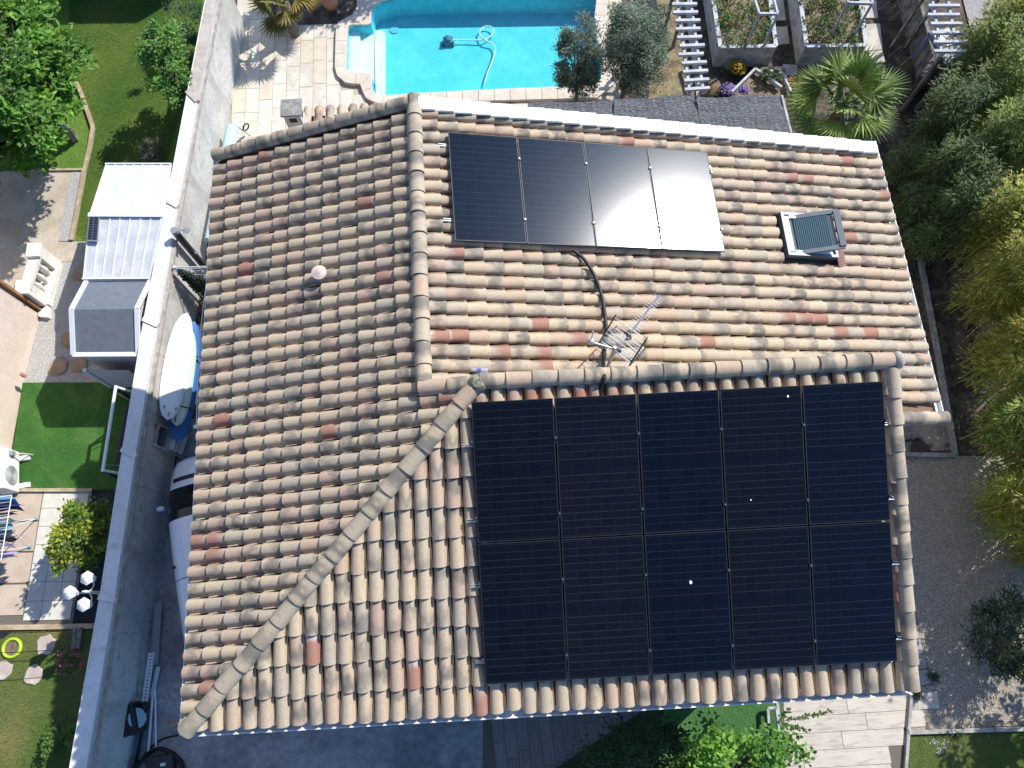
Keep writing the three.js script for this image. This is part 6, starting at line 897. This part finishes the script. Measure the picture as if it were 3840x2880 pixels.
{ const L = []; const pl = [[8.385,2.693],[9.919,2.753],[9.797,3.406],[8.196,3.296]]; for (let i = 0; i < 130; i++) { const b = [9.122,0.02,3.1], x = b[0] + rr(-0.95, 0.9), z = b[2] + rr(-0.5, 0.6); if (inside(x, z, pl)) addLeaf(L, V(x, 0.025, z), V(gs(), 0.1, gs()), rr(0.02, 0.06), 0.012, [0.6, 0.58, 0.5]); } for (const [cx, cz] of [[[8.996,0,2.888][0], [8.996,0,2.888][2]], [[8.753,0,2.827][0], [8.753,0,2.827][2]], [[8.847,0,3.012][0], [8.847,0,3.012][2]]]) for (let i = 0; i < 45; i++) addLeaf(L, V(cx + gs() * 0.07, 0.03, cz + gs() * 0.06), V(gs(), 0.2, gs()), 0.05, 0.016, [0.68, 0.65, 0.55]); tag(leafMesh('fallen_petals', L, M.leafMatte), 'pale fallen petals scattered on the right lawn', 'petals', null, 'stuff'); }
tree('fruit_tree', 'broadleaf tree half in shadow in front of the house', 'tree', [[4.244,0,2.857][0], 0, [4.244,0,2.857][2]], { h: 2.9, trunk: 0.9, rx: 1.35, rz: 1.1, lean: [-0.15, 0.25], clumps: 84, cr: 0.24, leaves: 80, ll: 0.1, lw: 0.036, c: [0.15, 0.36, 0.025], c2: [0.24, 0.45, 0.035], tr: 0.07, flat: 0.6, m: M.leafGloss });
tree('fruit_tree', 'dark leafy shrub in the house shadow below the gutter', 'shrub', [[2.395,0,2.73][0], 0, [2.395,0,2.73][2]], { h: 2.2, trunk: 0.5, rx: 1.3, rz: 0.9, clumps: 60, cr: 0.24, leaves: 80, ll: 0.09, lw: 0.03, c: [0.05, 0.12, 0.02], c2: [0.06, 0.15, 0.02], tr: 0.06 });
{ const t = thing('arching_branch', 'leafy shoot reaching out over the front terrace', 'branch', [5.257,0.9,2.114]), L = [], w = []; for (const [dx, dz, n] of [[1.0, -0.15, 60], [0.55, 0.18, 36], [0.2, -0.25, 30], [0.5, 0.95, 40]]) { w.push(cyl([0, 0, 0], [dx, 0.25, dz], 0.012, 0.004, 5)); for (let i = 0; i < n; i++) { const k = 0.15 + 0.85 * R(); addLeaf(L, V(dx * k + gs() * 0.03, 0.25 * k, dz * k + gs() * 0.03), V(gs() + dx, 0.3, gs() + dz), 0.075, 0.024, [0.12, 0.22, 0.03]); } } mk('stems', w, M.bark, t); leafMesh('leaves', L, M.leafGloss, t); }
// bamboo screen and shrubs along the right boundary
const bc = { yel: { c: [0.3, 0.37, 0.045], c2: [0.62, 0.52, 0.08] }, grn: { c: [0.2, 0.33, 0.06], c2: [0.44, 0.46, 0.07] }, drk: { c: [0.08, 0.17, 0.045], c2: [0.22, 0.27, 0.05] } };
const bam = [
  ['bamboo clump spilling over the pale far gravel', [13.634,0,-13.68], 4.0, 0.9, 'yel', 46], ['bamboo clump behind the white box', [12.922,0,-13.187], 3.4, 0.7, 'grn', 34], ['bamboo clump at the upper right edge', [14.251,0,-12.79], 4.4, 1.0, 'yel', 50],
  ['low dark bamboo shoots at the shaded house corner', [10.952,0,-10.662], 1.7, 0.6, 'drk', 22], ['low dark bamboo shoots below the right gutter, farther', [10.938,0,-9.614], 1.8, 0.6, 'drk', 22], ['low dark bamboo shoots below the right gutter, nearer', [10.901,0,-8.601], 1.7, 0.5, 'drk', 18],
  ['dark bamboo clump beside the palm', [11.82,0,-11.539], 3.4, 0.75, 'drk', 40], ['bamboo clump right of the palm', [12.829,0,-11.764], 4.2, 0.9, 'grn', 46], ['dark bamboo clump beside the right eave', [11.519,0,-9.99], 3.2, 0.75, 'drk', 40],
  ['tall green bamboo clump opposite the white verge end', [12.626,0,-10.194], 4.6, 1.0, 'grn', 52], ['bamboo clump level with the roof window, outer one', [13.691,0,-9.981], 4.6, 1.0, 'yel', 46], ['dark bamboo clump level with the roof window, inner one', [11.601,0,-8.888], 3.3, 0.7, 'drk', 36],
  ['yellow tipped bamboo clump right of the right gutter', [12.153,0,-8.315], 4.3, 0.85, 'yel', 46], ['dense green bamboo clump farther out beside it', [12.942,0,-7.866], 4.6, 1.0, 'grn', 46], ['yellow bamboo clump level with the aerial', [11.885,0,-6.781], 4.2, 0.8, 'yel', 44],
  ['green bamboo clump behind the yellow one by the kerb', [12.592,0,-6.108], 4.4, 0.95, 'grn', 44], ['bamboo clump level with the roof ridge', [11.664,0,-5.317], 4.0, 0.8, 'yel', 40], ['green bamboo clump above the gravel yard', [12.006,0,-4.345], 4.2, 0.9, 'grn', 42],
  ['bamboo clump at the end of the kerb', [11.41,0,-3.58], 3.6, 0.75, 'grn', 34], ['bright yellow bamboo clump standing alone over the gravel', [11.174,0,-1.832], 2.9, 0.75, 'yel', 44], ['yellow green bamboo clump at the right edge of the gravel', [11.536,0,-0.964], 2.8, 0.75, 'yel', 34], ['olive bamboo clump between the two yellow ones', [11.724,0,-2.663], 3.2, 0.75, 'grn', 30],
];
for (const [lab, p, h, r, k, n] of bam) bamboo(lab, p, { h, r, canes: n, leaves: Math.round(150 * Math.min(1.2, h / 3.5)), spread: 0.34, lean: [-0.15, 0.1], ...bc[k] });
tree('oleander', 'dark narrow leaved shrub on the gravel at the lower right', 'shrub', [[10.476,0,0.823][0], 0, [10.476,0,0.823][2]], { h: 1.7, trunk: 0.2, rx: 0.75, rz: 0.85, clumps: 60, cr: 0.2, leaves: 90, ll: 0.13, lw: 0.014, c: [0.045, 0.085, 0.03], c2: [0.12, 0.15, 0.06], tr: 0.04, up: 0.4, m: M.leafMatte, mixp: 0.3 });
tree('hedge_tree', 'tall shrub beyond the right edge shading the gravel', 'tree', [13.2, 0, -2.2], { h: 5.2, trunk: 1.2, rx: 1.5, rz: 2.4, clumps: 70, cr: 0.35, leaves: 80, ll: 0.16, lw: 0.05, c: [0.05, 0.11, 0.02], c2: [0.07, 0.14, 0.03], tr: 0.1 });
tree('hedge_tree', 'tall shrub beyond the right edge shading the lawn corner', 'tree', [13.4, 0, 1.6], { h: 4.6, trunk: 1.2, rx: 1.5, rz: 1.5, clumps: 60, cr: 0.35, leaves: 80, ll: 0.16, lw: 0.05, c: [0.05, 0.11, 0.02], c2: [0.07, 0.14, 0.03], tr: 0.1 });
for (const [lab, p] of [['weed tuft beside the corner of the slab walk', [8.574,0,1.882]], ['weed tuft on the gravel beside the last slab', [9.041,0,1.539]], ['grassy tuft growing at the lawn kerb', [9.287,0,2.683]]]) { const t = thing('weed_tuft', lab, 'weeds', p, 0, 'weeds at the front'), L = []; for (let i = 0; i < 160; i++) addLeaf(L, V(gs() * 0.1, R() * 0.08, gs() * 0.1), V(gs(), 0.7, gs()), rr(0.08, 0.2), 0.008, [0.07, 0.13, 0.03]); leafMesh('blades', L, M.leaf, t); }

// every mesh casts and receives shade
scene.traverse((o) => { if (o.isMesh && o !== sky) { o.castShadow = true; o.receiveShadow = true; } });
renderer.render(scene, camera);
